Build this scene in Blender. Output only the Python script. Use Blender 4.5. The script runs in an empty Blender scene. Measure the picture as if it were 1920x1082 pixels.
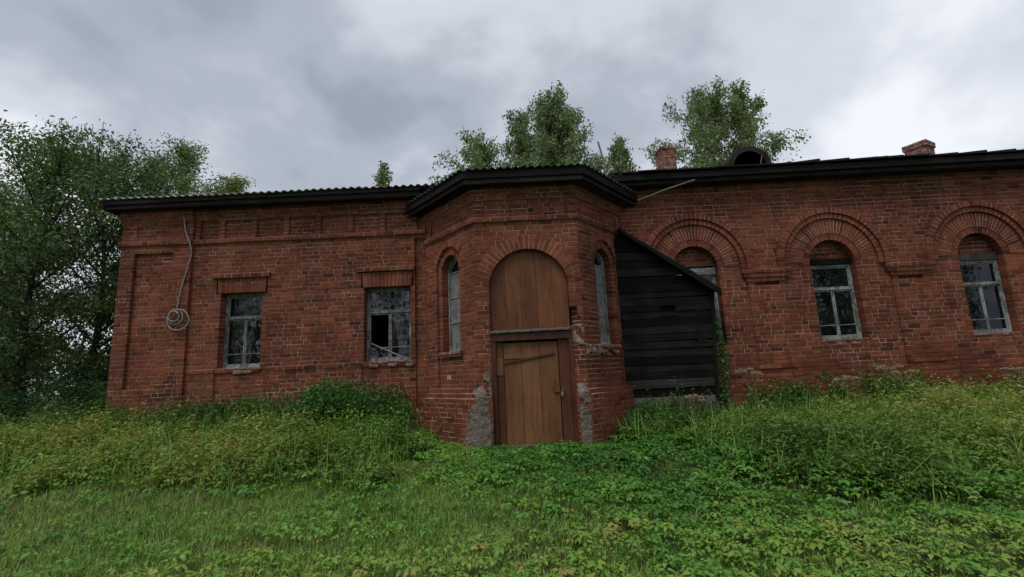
import bpy, math, random
import numpy as np
from mathutils import Matrix, Vector

random.seed(7)
rng = np.random.default_rng(7)
scene = bpy.context.scene
COL = scene.collection

# ---------------------------------------------------------------- camera
PITCH, ROLL, CAM_Y, CAM_Z = math.radians(10.0), math.radians(2.66), -9.4, 1.45
cam = bpy.data.cameras.new('camera')
cam.sensor_fit = 'HORIZONTAL'
cam.sensor_width = 36.0
cam.lens = 900.0 / 1920.0 * 36.0
cam.clip_end = 4000.0
cam.clip_start = 0.05
camo = bpy.data.objects.new('camera', cam)
COL.objects.link(camo)
_R0 = Vector((1, 0, 0)); _F0 = Vector((0, math.cos(PITCH), math.sin(PITCH)))
_U0 = Vector((0, -math.sin(PITCH), math.cos(PITCH)))
_cr = _R0 * math.cos(ROLL) - _U0 * math.sin(ROLL)
_cu = _R0 * math.sin(ROLL) + _U0 * math.cos(ROLL)
_m = Matrix.Identity(4)
for i in range(3):
    _m[i][0] = _cr[i]; _m[i][1] = _cu[i]; _m[i][2] = -_F0[i]
_m[1][3] = CAM_Y; _m[2][3] = CAM_Z
camo.matrix_world = _m
scene.camera = camo

# ---------------------------------------------------------------- light, sky, exposure
scene.view_settings.view_transform = 'Standard'
scene.view_settings.look = 'None'
scene.view_settings.exposure = 0.36
scene.view_settings.gamma = 1.0
scene.view_settings.use_curve_mapping = False
SUN_EL, SUN_AZ = math.radians(64), math.radians(215)      # azimuth clockwise from +Y (north): behind the camera, from the left
sun = bpy.data.lights.new('sun', 'SUN')
sun.energy = 1.5
sun.angle = math.radians(28)
sun.color = (1.0, 0.955, 0.89)
suno = bpy.data.objects.new('sun', sun)
COL.objects.link(suno)
_sd = Vector((math.sin(SUN_AZ) * math.cos(SUN_EL), math.cos(SUN_AZ) * math.cos(SUN_EL), math.sin(SUN_EL)))
suno.rotation_euler = _sd.to_track_quat('Z', 'Y').to_euler()
suno.location = _sd * 40

world = bpy.data.worlds.new('World')
scene.world = world
world.use_nodes = True
nt = world.node_tree
nt.nodes.clear()
def N(tree, kind, **kw):
    n = tree.nodes.new(kind)
    for k, v in kw.items():
        setattr(n, k, v)
    return n
def setin(n, **kw):
    for k, v in kw.items():
        n.inputs[k.replace('_', ' ')].default_value = v
def math_n(tree, op, a=None, b=None, c=None, clamp=False):
    n = N(tree, 'ShaderNodeMath', operation=op, use_clamp=clamp)
    for i, x in enumerate((a, b, c)):
        if x is None: continue
        if isinstance(x, (int, float)): n.inputs[i].default_value = x
        else: tree.links.new(x, n.inputs[i])
    return n.outputs[0]
def ramp(tree, fac, stops, interp='LINEAR'):
    n = N(tree, 'ShaderNodeValToRGB')
    n.color_ramp.interpolation = interp
    el = n.color_ramp.elements
    while len(el) < len(stops): el.new(0.5)
    for e, (p, c) in zip(el, stops):
        e.position = p
        e.color = (*c, 1) if len(c) == 3 else c
    tree.links.new(fac, n.inputs[0])
    return n.outputs[0]
def mixc(tree, fac, a, b, blend='MIX'):
    n = N(tree, 'ShaderNodeMix', data_type='RGBA', blend_type=blend)
    for sock, x in ((n.inputs[0], fac), (n.inputs[6], a), (n.inputs[7], b)):
        if isinstance(x, (int, float)): sock.default_value = x
        elif isinstance(x, tuple): sock.default_value = (*x, 1) if len(x) == 3 else x
        else: tree.links.new(x, sock)
    return n.outputs[2]
def noise(tree, vec, scale, detail=4, rough=0.55, dist=0.0, w=None):
    n = N(tree, 'ShaderNodeTexNoise')
    if w is not None:
        n.noise_dimensions = '4D'; n.inputs['W'].default_value = w
    setin(n, Scale=scale, Detail=detail, Roughness=rough, Distortion=dist)
    if vec is not None: tree.links.new(vec, n.inputs['Vector'])
    return n.outputs['Fac']

SKY_W = 12.33
def build_world():
    sky = N(nt, 'ShaderNodeTexSky', sky_type='NISHITA', sun_disc=False)
    sky.sun_elevation = SUN_EL
    sky.sun_rotation = SUN_AZ
    sky.air_density = 1.0; sky.dust_density = 2.0
    tc = N(nt, 'ShaderNodeTexCoord')
    sep = N(nt, 'ShaderNodeSeparateXYZ')
    nt.links.new(tc.outputs['Generated'], sep.inputs[0])
    zc = math_n(nt, 'ADD', math_n(nt, 'MAXIMUM', sep.outputs[2], 0.0), 0.42)
    px = math_n(nt, 'DIVIDE', sep.outputs[0], zc)
    py = math_n(nt, 'DIVIDE', sep.outputs[1], zc)
    comb = N(nt, 'ShaderNodeCombineXYZ')
    nt.links.new(px, comb.inputs[0])
    nt.links.new(math_n(nt, 'MULTIPLY', py, 1.0), comb.inputs[1])
    v = comb.outputs[0]
    n1 = noise(nt, v, 1.25, 5, 0.50, 0.25, SKY_W)
    n2 = noise(nt, v, 4.2, 5, 0.55, 0.3, 1.3)
    s = math_n(nt, 'ADD', math_n(nt, 'MULTIPLY', n1, 0.76), math_n(nt, 'MULTIPLY', n2, 0.23))
    cloud = ramp(nt, s, [(0.38, (0.265, 0.30, 0.355)), (0.45, (0.35, 0.385, 0.445)),
                         (0.54, (0.53, 0.56, 0.625)), (0.64, (0.74, 0.765, 0.81))], 'EASE')
    ten = N(nt, 'ShaderNodeVectorMath', operation='SCALE')
    ten.inputs['Scale'].default_value = 10.0
    nt.links.new(cloud, ten.inputs[0])
    colr = mixc(nt, 0.95, sky.outputs[0], ten.outputs[0])
    bg = N(nt, 'ShaderNodeBackground')
    bg.inputs['Strength'].default_value = 0.1
    nt.links.new(colr, bg.inputs['Color'])
    out = N(nt, 'ShaderNodeOutputWorld')
    nt.links.new(bg.outputs[0], out.inputs['Surface'])
build_world()

# ---------------------------------------------------------------- materials
def new_mat(name):
    m = bpy.data.materials.new(name)
    m.use_nodes = True
    t = m.node_tree
    t.nodes.clear()
    out = N(t, 'ShaderNodeOutputMaterial')
    b = N(t, 'ShaderNodeBsdfPrincipled')
    t.links.new(b.outputs[0], out.inputs[0])
    return m, t, b, out
def obj_coord(t, world_space=True):
    if world_space:
        g = N(t, 'ShaderNodeNewGeometry')
        return g.outputs['Position']
    return N(t, 'ShaderNodeTexCoord').outputs['Object']
def scaled(t, vec, s):
    n = N(t, 'ShaderNodeVectorMath', operation='MULTIPLY')
    t.links.new(vec, n.inputs[0]); n.inputs[1].default_value = s
    return n.outputs[0]
def bump(t, b, h, strength=0.4, dist=0.01):
    n = N(t, 'ShaderNodeBump')
    n.inputs['Strength'].default_value = strength
    n.inputs['Distance'].default_value = dist
    t.links.new(h, n.inputs['Height'])
    t.links.new(n.outputs[0], b.inputs['Normal'])
def tone_of(t):
    a = N(t, 'ShaderNodeAttribute', attribute_name='tone')
    return a.outputs['Fac']

def mat_brick(name='brick_red', dark=1.0):
    m, t, b, _ = new_mat(name)
    oi = N(t, 'ShaderNodeObjectInfo')
    # joined bricks carry a tone per face; single bricks a tone per object (object colour alpha)
    tone = math_n(t, 'ADD', tone_of(t), math_n(t, 'SUBTRACT', oi.outputs['Alpha'], 1.0))
    pos = obj_coord(t)
    fine = noise(t, pos, 55, 4, 0.65)
    mid = noise(t, pos, 9, 4, 0.6)
    big = noise(t, pos, 0.9, 4, 0.6, 0.5)
    k = math_n(t, 'ADD', tone, math_n(t, 'MULTIPLY', math_n(t, 'SUBTRACT', fine, 0.5), 0.45))
    k = math_n(t, 'ADD', k, math_n(t, 'MULTIPLY', math_n(t, 'SUBTRACT', mid, 0.5), 0.35))
    c = ramp(t, k, [(0.0, (0.070 * dark, 0.022 * dark, 0.017 * dark)), (0.35, (0.172 * dark, 0.051 * dark, 0.027 * dark)),
                    (0.65, (0.242 * dark, 0.074 * dark, 0.039 * dark)), (1.0, (0.28 * dark, 0.094 * dark, 0.055 * dark))])
    soot = ramp(t, big, [(0.40, (0.42, 0.38, 0.38)), (0.56, (1, 1, 1))])
    c = mixc(t, 0.55, c, soot, 'MULTIPLY')
    # rain streaks: noise drawn out downwards
    runs = ramp(t, noise(t, scaled(t, pos, (3.2, 3.2, 0.35)), 1.0, 5, 0.65, 0.2), [(0.36, (0.40, 0.36, 0.36)), (0.50, (1, 1, 1))])
    c = mixc(t, 0.42, c, runs, 'MULTIPLY')
    algae = ramp(t, noise(t, scaled(t, pos, (1.0, 1.0, 1.6)), 1.7, 5, 0.7, 0.3, 7.7), [(0.60, (0, 0, 0)), (0.72, (1, 1, 1))])
    c = mixc(t, math_n(t, 'MULTIPLY', algae, 0.30), c, (0.045, 0.032, 0.026))
    # lime bloom
    bl = ramp(t, noise(t, pos, 3.1, 6, 0.7, 0.3), [(0.62, (0, 0, 0)), (0.78, (1, 1, 1))])
    c = mixc(t, math_n(t, 'MULTIPLY', bl, 0.14), c, (0.30, 0.22, 0.18))
    t.links.new(c, b.inputs['Base Color'])
    setin(b, Roughness=0.9)
    b.inputs['Specular IOR Level'].default_value = 0.2
    bump(t, b, math_n(t, 'ADD', fine, math_n(t, 'MULTIPLY', mid, 0.8)), 0.55, 0.006)
    return m
def mat_mortar():
    m, t, b, _ = new_mat('lime_mortar')
    pos = obj_coord(t)
    fine = noise(t, pos, 70, 3, 0.6)
    big = noise(t, pos, 1.3, 5, 0.65, 0.4)
    patch = noise(t, scaled(t, pos, (1.0, 1.0, 2.6)), 2.4, 5, 0.7)
    c = ramp(t, big, [(0.30, (0.28, 0.155, 0.11)), (0.46, (0.47, 0.315, 0.235)), (0.7, (0.60, 0.455, 0.36))])
    c = mixc(t, ramp(t, patch, [(0.50, (0, 0, 0)), (0.66, (1, 1, 1))]), c, (0.17, 0.075, 0.055))
    # low on the right-hand wall the joints are washed over with brick-red rendering, with a ragged upper edge
    sep = N(t, 'ShaderNodeSeparateXYZ'); t.links.new(pos, sep.inputs[0])
    edge = math_n(t, 'ADD', math_n(t, 'MULTIPLY', math_n(t, 'SUBTRACT', noise(t, pos, 0.8, 5, 0.6), 0.5), 1.5), 1.55)
    low = math_n(t, 'MULTIPLY', math_n(t, 'SUBTRACT', edge, sep.outputs[2]), 4.0, clamp=True)
    right = math_n(t, 'MULTIPLY', math_n(t, 'SUBTRACT', sep.outputs[0], 1.3), 3.0, clamp=True)
    c = mixc(t, math_n(t, 'MULTIPLY', math_n(t, 'MULTIPLY', low, right), 0.9), c, (0.13, 0.040, 0.030))
    c = mixc(t, 0.25, c, fine, 'MULTIPLY')
    t.links.new(c, b.inputs['Base Color'])
    setin(b, Roughness=0.95)
    b.inputs['Specular IOR Level'].default_value = 0.1
    bump(t, b, fine, 0.5, 0.006)
    return m
def mat_wood(name, cols, scale=(1, 1, 1), rough=0.75, axis=2, stain=0.5, bumpk=0.4, use_tone=True, knots=False, spec=0.3, tonek=0.35):
    m, t, b, _ = new_mat(name)
    pos = obj_coord(t)
    s = [38.0, 38.0, 38.0]; s[axis] = 1.6
    g = noise(t, scaled(t, pos, tuple(s[i] * scale[i] for i in range(3))), 1.0, 5, 0.6, 0.6)
    w = noise(t, pos, 2.2, 5, 0.62, 0.3)
    k = math_n(t, 'ADD', math_n(t, 'MULTIPLY', g, 0.62), math_n(t, 'MULTIPLY', w, 0.5))
    if use_tone:
        k = math_n(t, 'ADD', k, math_n(t, 'MULTIPLY', math_n(t, 'SUBTRACT', tone_of(t), 0.5), tonek))
    c = ramp(t, k, [(0.34, cols[0]), (0.56, cols[1]), (0.76, cols[2])])
    st = ramp(t, noise(t, scaled(t, pos, (3, 3, 0.8)), 1.0, 6, 0.7, 0.4), [(0.40, (0.35, 0.33, 0.32)), (0.58, (1, 1, 1))])
    c = mixc(t, stain, c, st, 'MULTIPLY')
    if knots:
        v = N(t, 'ShaderNodeTexVoronoi'); t.links.new(scaled(t, pos, (9, 9, 5)), v.inputs['Vector']); v.inputs['Scale'].default_value = 1.0
        kn = ramp(t, v.outputs['Distance'], [(0.05, (0.22, 0.16, 0.12)), (0.13, (1, 1, 1))])
        c = mixc(t, 0.7, c, kn, 'MULTIPLY')
    # vertical runs and scuffs where the paint has gone
    sv = [14.0, 14.0, 14.0]; sv[axis] = 1.1
    scuff = ramp(t, noise(t, scaled(t, pos, tuple(sv)), 1.0, 6, 0.72, 0.3, 4.4), [(0.61, (0, 0, 0)), (0.70, (1, 1, 1))])
    c = mixc(t, math_n(t, 'MULTIPLY', scuff, 0.40), c, tuple(min(1.0, q * 1.5 + .02) for q in cols[2]))
    t.links.new(c, b.inputs['Base Color'])
    setin(b, Roughness=rough)
    b.inputs['Specular IOR Level'].default_value = spec
    bump(t, b, g, bumpk, 0.004)
    return m
def mat_peeling():
    m, t, b, _ = new_mat('peeling_white_paint')
    pos = obj_coord(t)
    f = noise(t, scaled(t, pos, (1.4, 1.4, 0.7)), 16, 6, 0.72, 0.5)
    w = noise(t, pos, 2.0, 3, 0.6)
    mask = ramp(t, math_n(t, 'ADD', f, math_n(t, 'MULTIPLY', math_n(t, 'SUBTRACT', w, 0.5), 0.5)), [(0.46, (0, 0, 0)), (0.52, (1, 1, 1))])
    paint = ramp(t, w, [(0.3, (0.18, 0.205, 0.205)), (0.7, (0.32, 0.355, 0.35))])
    wood = ramp(t, noise(t, scaled(t, pos, (60, 60, 4)), 1, 4, 0.6), [(0.3, (0.055, 0.048, 0.042)), (0.7, (0.17, 0.155, 0.14))])
    t.links.new(mixc(t, mask, wood, paint), b.inputs['Base Color'])
    setin(b, Roughness=0.7)
    bump(t, b, mask, 0.5, 0.003)
    return m
def mat_glass():
    m, t, b, out = new_mat('old_window_glass')
    pos = obj_coord(t)
    d = noise(t, scaled(t, pos, (1, 1, 0.6)), 5, 6, 0.7, 0.4)
    setin(b, Roughness=0.05)
    t.links.new(ramp(t, d, [(0.40, (0.02, 0.022, 0.023)), (0.8, (0.09, 0.10, 0.10))]), b.inputs['Base Color'])
    b.inputs['Specular IOR Level'].default_value = 0.6
    wv = noise(t, pos, 3.2, 2, 0.5)
    bump(t, b, wv, 0.12, 0.02)
    tr = N(t, 'ShaderNodeBsdfTransparent')
    tr.inputs[0].default_value = (0.80, 0.84, 0.83, 1)
    gl = N(t, 'ShaderNodeBsdfGlossy'); gl.inputs['Roughness'].default_value = 0.03
    gl.inputs['Color'].default_value = (0.92, 0.97, 1.0, 1)
    bn = N(t, 'ShaderNodeBump'); bn.inputs['Strength'].default_value = 0.12; bn.inputs['Distance'].default_value = 0.02
    t.links.new(wv, bn.inputs['Height']); t.links.new(bn.outputs[0], gl.inputs['Normal'])
    fr_ = N(t, 'ShaderNodeFresnel'); fr_.inputs['IOR'].default_value = 1.52
    m1 = N(t, 'ShaderNodeMixShader')
    t.links.new(math_n(t, 'MULTIPLY', fr_.outputs[0], 1.0, clamp=True), m1.inputs[0])
    t.links.new(tr.outputs[0], m1.inputs[1]); t.links.new(gl.outputs[0], m1.inputs[2])
    mx = N(t, 'ShaderNodeMixShader')
    t.links.new(math_n(t, 'MULTIPLY_ADD', d, 0.45, -0.15, clamp=True), mx.inputs[0])
    t.links.new(m1.outputs[0], mx.inputs[1]); t.links.new(b.outputs[0], mx.inputs[2])
    t.links.new(mx.outputs[0], out.inputs[0])
    return m
def mat_simple(name, c0, c1, scale=20, rough=0.85, metal=0.0, bumpk=0.4, detail=5, lo=0.35, hi=0.65, bd=0.006):
    m, t, b, _ = new_mat(name)
    pos = obj_coord(t)
    f = noise(t, pos, scale, detail, 0.65, 0.3)
    t.links.new(ramp(t, f, [(lo, c0), (hi, c1)]), b.inputs['Base Color'])
    setin(b, Roughness=rough, Metallic=metal)
    b.inputs['Specular IOR Level'].default_value = 0.25
    bump(t, b, f, bumpk, bd)
    return m
def mat_cement():
    m, t, b, _ = new_mat('grey_cement')
    pos = obj_coord(t)
    f = noise(t, pos, 26, 6, 0.7, 0.3)
    g = noise(t, scaled(t, pos, (1, 1, 2.2)), 4.5, 5, 0.65, 0.5)
    c = ramp(t, math_n(t, 'ADD', math_n(t, 'MULTIPLY', f, 0.5), math_n(t, 'MULTIPLY', g, 0.5)),
             [(0.34, (0.070, 0.050, 0.040)), (0.47, (0.145, 0.115, 0.094)), (0.56, (0.21, 0.175, 0.145)), (0.7, (0.32, 0.275, 0.235))])
    red = ramp(t, noise(t, pos, 6.0, 4, 0.6, 0.2, 2.0), [(0.60, (0, 0, 0)), (0.68, (1, 1, 1))])
    c = mixc(t, math_n(t, 'MULTIPLY', red, 0.7), c, (0.24, 0.085, 0.055))
    t.links.new(c, b.inputs['Base Color'])
    setin(b, Roughness=0.95)
    b.inputs['Specular IOR Level'].default_value = 0.1
    bump(t, b, math_n(t, 'ADD', f, g), 0.9, 0.02)
    return m
def mat_leaf(name, stops, trans=0.35, rough=0.55, spec=0.3):
    m, t, b, out = new_mat(name)
    c = ramp(t, tone_of(t), stops)
    t.links.new(c, b.inputs['Base Color'])
    setin(b, Roughness=rough)
    b.inputs['Specular IOR Level'].default_value = spec
    tr = N(t, 'ShaderNodeBsdfTranslucent')
    t.links.new(mixc(t, 1.0, c, (1.0, 1.05, 0.55), 'MULTIPLY'), tr.inputs[0])
    mx = N(t, 'ShaderNodeMixShader'); mx.inputs[0].default_value = trans
    t.links.new(b.outputs[0], mx.inputs[1]); t.links.new(tr.outputs[0], mx.inputs[2])
    t.links.new(mx.outputs[0], out.inputs[0])
    return m

M = {}
M['brick'] = mat_brick()
M['mortar'] = mat_mortar()
M['cement'] = mat_cement()
M['rubble'] = mat_simple('crumbling_lime_render', (0.13, 0.062, 0.044), (0.30, 0.215, 0.165), 14, 0.95, 0, 1.0, 6, 0.38, 0.62, 0.02)
M['door_ochre'] = mat_wood('ochre_painted_planks', ((0.095, 0.036, 0.014), (0.185, 0.079, 0.033), (0.25, 0.118, 0.052)), stain=0.50, knots=True, rough=0.6, tonek=0.20)
M['door_red'] = mat_wood('red_brown_painted_planks', ((0.050, 0.018, 0.011), (0.105, 0.035, 0.018), (0.15, 0.055, 0.026)), stain=0.35, rough=0.5)
M['panel'] = mat_wood('orange_brown_planks', ((0.085, 0.030, 0.012), (0.170, 0.059, 0.022), (0.235, 0.090, 0.036)), stain=0.55, knots=True, rough=0.6, tonek=0.14)
M['ledge'] = mat_simple('weathered_ledge', (0.04, 0.03, 0.026), (0.17, 0.15, 0.145), 18, 0.7)
M['black_wood'] = mat_wood('blackened_planks', ((0.0025, 0.0023, 0.0023), (0.005, 0.0046, 0.0046), (0.022, 0.0205, 0.020)), axis=0, stain=0.4, rough=0.85, spec=0.15)
M['grey_wood'] = mat_wood('silvered_planks', ((0.018, 0.016, 0.015), (0.055, 0.049, 0.045), (0.13, 0.12, 0.112)), axis=0, stain=0.5, rough=0.85)
M['eave_wood'] = mat_wood('dark_eave_boards', ((0.009, 0.008, 0.0075), (0.024, 0.021, 0.019), (0.065, 0.058, 0.053)), axis=0, stain=0.45, rough=0.85, spec=0.15)
M['roof_felt'] = mat_simple('dark_roof_boards', (0.006, 0.0055, 0.005), (0.020, 0.018, 0.016), 12, 0.9)
M['sheet'] = mat_simple('grey_corrugated_sheet', (0.16, 0.165, 0.15), (0.44, 0.44, 0.43), 7, 0.8, 0, 0.2)
M['sheet_mossy'] = mat_simple('mossy_corrugated_sheet', (0.022, 0.030, 0.014), (0.10, 0.10, 0.085), 8, 0.9, 0, 0.3)
M['paint'] = mat_peeling()
M['glass'] = mat_glass()
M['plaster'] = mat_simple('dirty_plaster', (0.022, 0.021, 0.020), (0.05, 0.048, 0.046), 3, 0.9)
M['iron'] = mat_simple('rusty_iron', (0.05, 0.022, 0.014), (0.15, 0.062, 0.032), 40, 0.7, 0.3)
M['steel'] = mat_simple('worn_steel', (0.15, 0.14, 0.13), (0.4, 0.38, 0.36), 60, 0.4, 0.8)
M['cable'] = mat_simple('grey_cable_sheath', (0.20, 0.195, 0.20), (0.32, 0.315, 0.32), 15, 0.55)
M['grey_pole'] = mat_simple('grey_weathered_pole', (0.10, 0.09, 0.085), (0.26, 0.23, 0.21), 20, 0.85)
M['bark'] = mat_simple('dark_bark', (0.022, 0.018, 0.014), (0.075, 0.062, 0.050), 30, 0.95, 0, 0.8)
M['birch_bark'] = mat_simple('pale_birch_bark', (0.06, 0.055, 0.05), (0.42, 0.40, 0.38), 9, 0.9, 0, 0.4)
M['soil'] = mat_simple('mossy_soil', (0.018, 0.030, 0.009), (0.055, 0.085, 0.022), 6, 1.0, 0, 0.6)
M['void'] = mat_simple('black_void_backing', (0.004, 0.004, 0.004), (0.008, 0.007, 0.006), 12, 0.95)  # near-black stand-in for the darkness inside holes and openings
M['dry'] = mat_simple('dry_stalk', (0.16, 0.11, 0.065), (0.34, 0.27, 0.18), 30, 0.9)

# ---------------------------------------------------------------- object helpers
def link(name, mesh, parent=None, mats=(), center=True, kind=None):
    if center and len(mesh.vertices):
        n = len(mesh.vertices)
        co = np.empty(n * 3, np.float32)
        mesh.vertices.foreach_get('co', co)
        co = co.reshape(-1, 3)
        c = (co.min(0) + co.max(0)) / 2
        c[2] = co[:, 2].min()
        co -= c
        mesh.vertices.foreach_set('co', co.ravel())
    else:
        c = np.zeros(3)
    for m in mats: mesh.materials.append(m)
    o = bpy.data.objects.new(name, mesh)
    COL.objects.link(o)
    o.location = [float(x) for x in c]
    set_parent(o, parent)
    if kind: o['kind'] = kind
    return o
def world_of(o):
    w = o.matrix_basis.copy()
    if o.parent: return world_of(o.parent) @ o.matrix_parent_inverse @ w
    return w
def set_parent(o, p):
    if p is None: return
    o.parent = p
    o.matrix_parent_inverse = world_of(p).inverted()
def tag(o, label, cat, group=None, kind=None):
    o['label'] = label; o['category'] = cat
    if group: o['group'] = group
    if kind: o['kind'] = kind
    return o
def thing(name, label, cat, loc, group=None):
    o = bpy.data.objects.new(name, None)
    o.empty_display_size = 0.3
    COL.objects.link(o)
    o.location = loc
    return tag(o, label, cat, group)

class MB:
    def __init__(s): s.v = []; s.f = []; s.t = []; s.m = []
    def add(s, vs, fs, tone=0.5, mi=0):
        b = len(s.v)
        s.v.extend(vs)
        for f in fs:
            s.f.append(tuple(b + i for i in f)); s.t.append(tone); s.m.append(mi)
    def build(s, name, mats, parent=None, smooth=False, kind=None, center=True):
        me = bpy.data.meshes.new(name)
        me.from_pydata([tuple(map(float, v)) for v in s.v], [], s.f)
        a = me.attributes.new('tone', 'FLOAT', 'FACE')
        a.data.foreach_set('value', np.array(s.t, np.float32))
        if len(mats) > 1: me.polygons.foreach_set('material_index', np.array(s.m, np.int32))
        if smooth: me.polygons.foreach_set('use_smooth', np.ones(len(s.f), bool))
        me.update()
        return link(name, me, parent, mats, center, kind)

class Face:
    """a vertical wall plane: u runs left to right as seen from outside, z is up, w is out of the wall"""
    def __init__(s, p0, p1):
        s.o = np.array([p0[0], p0[1], 0.0]); d = np.array([p1[0] - p0[0], p1[1] - p0[1], 0.0])
        s.L = float(np.hypot(d[0], d[1])); s.U = d / s.L
        s.N = np.array([s.U[1], -s.U[0], 0.0])
    def p(s, u, z, w=0.0):
        q = s.o + s.U * u + s.N * w
        return (q[0], q[1], z)

def fbox(mb, F, u0, u1, z0, z1, w0, w1, tone=0.5, mi=0, jit=0.0, chamfer=0.0):
    def j(): return random.uniform(-jit, jit) if jit else 0.0
    c = chamfer
    q = [(u0, z0), (u1, z0), (u1, z1), (u0, z1)]
    if c:
        vs = [F.p(u + j(), z + j(), w0) for u, z in q] + [F.p(u + j(), z + j(), w1 - c) for u, z in q]
        ins = [(u0 + c, z0 + c), (u1 - c, z0 + c), (u1 - c, z1 - c), (u0 + c, z1 - c)]
        vs += [F.p(u + j(), z + j(), w1) for u, z in ins]
        fs = [(3, 2, 1, 0), (8, 9, 10, 11)]
        for i in range(4):
            k = (i + 1) % 4
            fs += [(i, k, 4 + k, 4 + i), (4 + i, 4 + k, 8 + k, 8 + i)]
    else:
        vs = [F.p(u + j(), z + j(), w0) for u, z in q] + [F.p(u + j(), z + j(), w1) for u, z in q]
        fs = [(3, 2, 1, 0), (4, 5, 6, 7)]
        for i in range(4):
            k = (i + 1) % 4
            fs.append((i, k, 4 + k, 4 + i))
    mb.add(vs, fs, tone, mi)
def fprism(mb, F, poly, w0, w1, tone=0.5, mi=0):
    n = len(poly)
    vs = [F.p(u, z, w0) for u, z in poly] + [F.p(u, z, w1) for u, z in poly]
    fs = [tuple(range(n - 1, -1, -1)), tuple(range(n, 2 * n))]
    for i in range(n):
        k = (i + 1) % n
        fs.append((i, k, n + k, n + i))
    mb.add(vs, fs, tone, mi)
WORLD_F = Face((0, 0), (1, 0))
def tube(mb, pts, radii, sides=6, tone=0.5, mi=0, cap=True):
    pts = [np.array(p, float) for p in pts]
    n = len(pts)
    if not hasattr(radii, '__len__'): radii = [radii] * n
    ref = np.array([0.31, 0.17, 0.93]); prev = None
    vs = []
    for i in range(n):
        d = pts[min(i + 1, n - 1)] - pts[max(i - 1, 0)]
        d = d / (np.linalg.norm(d) + 1e-9)
        a = ref if prev is None else prev
        a = a - d * a.dot(d)
        if np.linalg.norm(a) < 1e-4: a = np.array([1.0, 0, 0]) - d * d[0]
        a = a / np.linalg.norm(a); prev = a
        b = np.cross(d, a)
        for k in range(sides):
            t = 2 * math.pi * k / sides
            vs.append(tuple(pts[i] + radii[i] * (a * math.cos(t) + b * math.sin(t))))
    fs = []
    for i in range(n - 1):
        for k in range(sides):
            l = (k + 1) % sides
            fs.append((i * sides + k, i * sides + l, (i + 1) * sides + l, (i + 1) * sides + k))
    if cap:
        fs.append(tuple(range(sides - 1, -1, -1)))
        fs.append(tuple((n - 1) * sides + k for k in range(sides)))
    mb.add(vs, fs, tone, mi)
def obox(mb, c, ax, ay, az, tone=0.5, mi=0):
    """box from a centre and three half-axis vectors"""
    c, ax, ay, az = map(lambda q: np.array(q, float), (c, ax, ay, az))
    vs = [tuple(c + sx * ax + sy * ay + sz * az) for sz in (-1, 1) for sx, sy in ((-1, -1), (1, -1), (1, 1), (-1, 1))]
    mb.add(vs, [(3, 2, 1, 0), (4, 5, 6, 7), (0, 1, 5, 4), (1, 2, 6, 5), (2, 3, 7, 6), (3, 0, 4, 7)], tone, mi)

# smooth value noise for python-side variation
def vnoise(x, y, seed=0):
    x = np.asarray(x, float); y = np.asarray(y, float)
    def h(i, j):
        n = (i * 374761393 + j * 668265263 + seed * 974711) & 0x7fffffff
        n = ((n ^ (n >> 13)) * 1274126177) & 0x7fffffff
        return ((n ^ (n >> 16)) & 0xffff) / 65535.0
    xi = np.floor(x).astype(np.int64); yi = np.floor(y).astype(np.int64)
    fx = x - xi; fy = y - yi
    fx = fx * fx * (3 - 2 * fx); fy = fy * fy * (3 - 2 * fy)
    return (h(xi, yi) * (1 - fx) + h(xi + 1, yi) * fx) * (1 - fy) + (h(xi, yi + 1) * (1 - fx) + h(xi + 1, yi + 1) * fx) * fy
def fbm(x, y, seed=0):
    return 0.55 * vnoise(x, y, seed) + 0.3 * vnoise(np.asarray(x) * 2.1, np.asarray(y) * 2.1, seed + 5) + 0.15 * vnoise(np.asarray(x) * 4.3, np.asarray(y) * 4.3, seed + 9)
def sstep(a, b, x):
    t = np.clip((np.asarray(x, float) - a) / (b - a), 0, 1)
    return t * t * (3 - 2 * t)

# ---------------------------------------------------------------- ground
def ground_z(x, y):
    x = np.asarray(x, float); y = np.asarray(y, float)
    z = 0.25 * sstep(-6.2, -1.6, y)
    z = z + 0.28 * sstep(-1.2, -5.0, x) * sstep(-4.6, -0.8, y)
    z = z + 0.12 * sstep(2.0, 6.0, x) * sstep(-5.0, -1.0, y)
    z = z + 0.07 * (fbm(x * 0.7, y * 0.7, 3) - 0.5) * (1 - sstep(10, 20, np.hypot(x, y)))
    return z
def build_ground():
    def axis(lo, hi, n_far):
        mid = np.linspace(-14, 14, 113)
        a = -14 - np.geomspace(0.4, 600, n_far)[::-1]
        b = 14 + np.geomspace(0.4, 600, n_far)
        return np.concatenate([a, mid, b])
    xs = axis(-1, 1, 18); ys = axis(-1, 1, 18)
    X, Y = np.meshgrid(xs, ys)
    Z = ground_z(X, Y)
    nx, ny = len(xs), len(ys)
    v = np.stack([X, Y, Z], -1).reshape(-1, 3)
    idx = np.arange(nx * ny).reshape(ny, nx)
    f = np.stack([idx[:-1, :-1], idx[:-1, 1:], idx[1:, 1:], idx[1:, :-1]], -1).reshape(-1, 4)
    me = bpy.data.meshes.new('ground')
    me.from_pydata(v.tolist(), [], f.tolist())
    me.polygons.foreach_set('use_smooth', np.ones(len(f), bool))
    o = link('ground', me, None, [M['soil']], center=False, kind='structure')
build_ground()

# ---------------------------------------------------------------- the brick building
BLD = thing('brick_building', 'long single-storey red brick building with a boarded arched doorway in its projecting bay', 'building', (0.28, 3.5, 0.2))
FLW = Face((-7.79, 0), (-1.70, 0))
FBL = Face((-1.70, 0), (-0.62, -1.3))
FBF = Face((-0.62, -1.3), (1.18, -1.3))
FBR = Face((1.18, -1.3), (2.26, 0))
FRW = Face((2.26, 0), (13.2, 0))
PITCHZ = 0.0815
JOINT = 0.0125
K_BAY = math.tan(math.radians(50.28 / 2))

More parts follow.
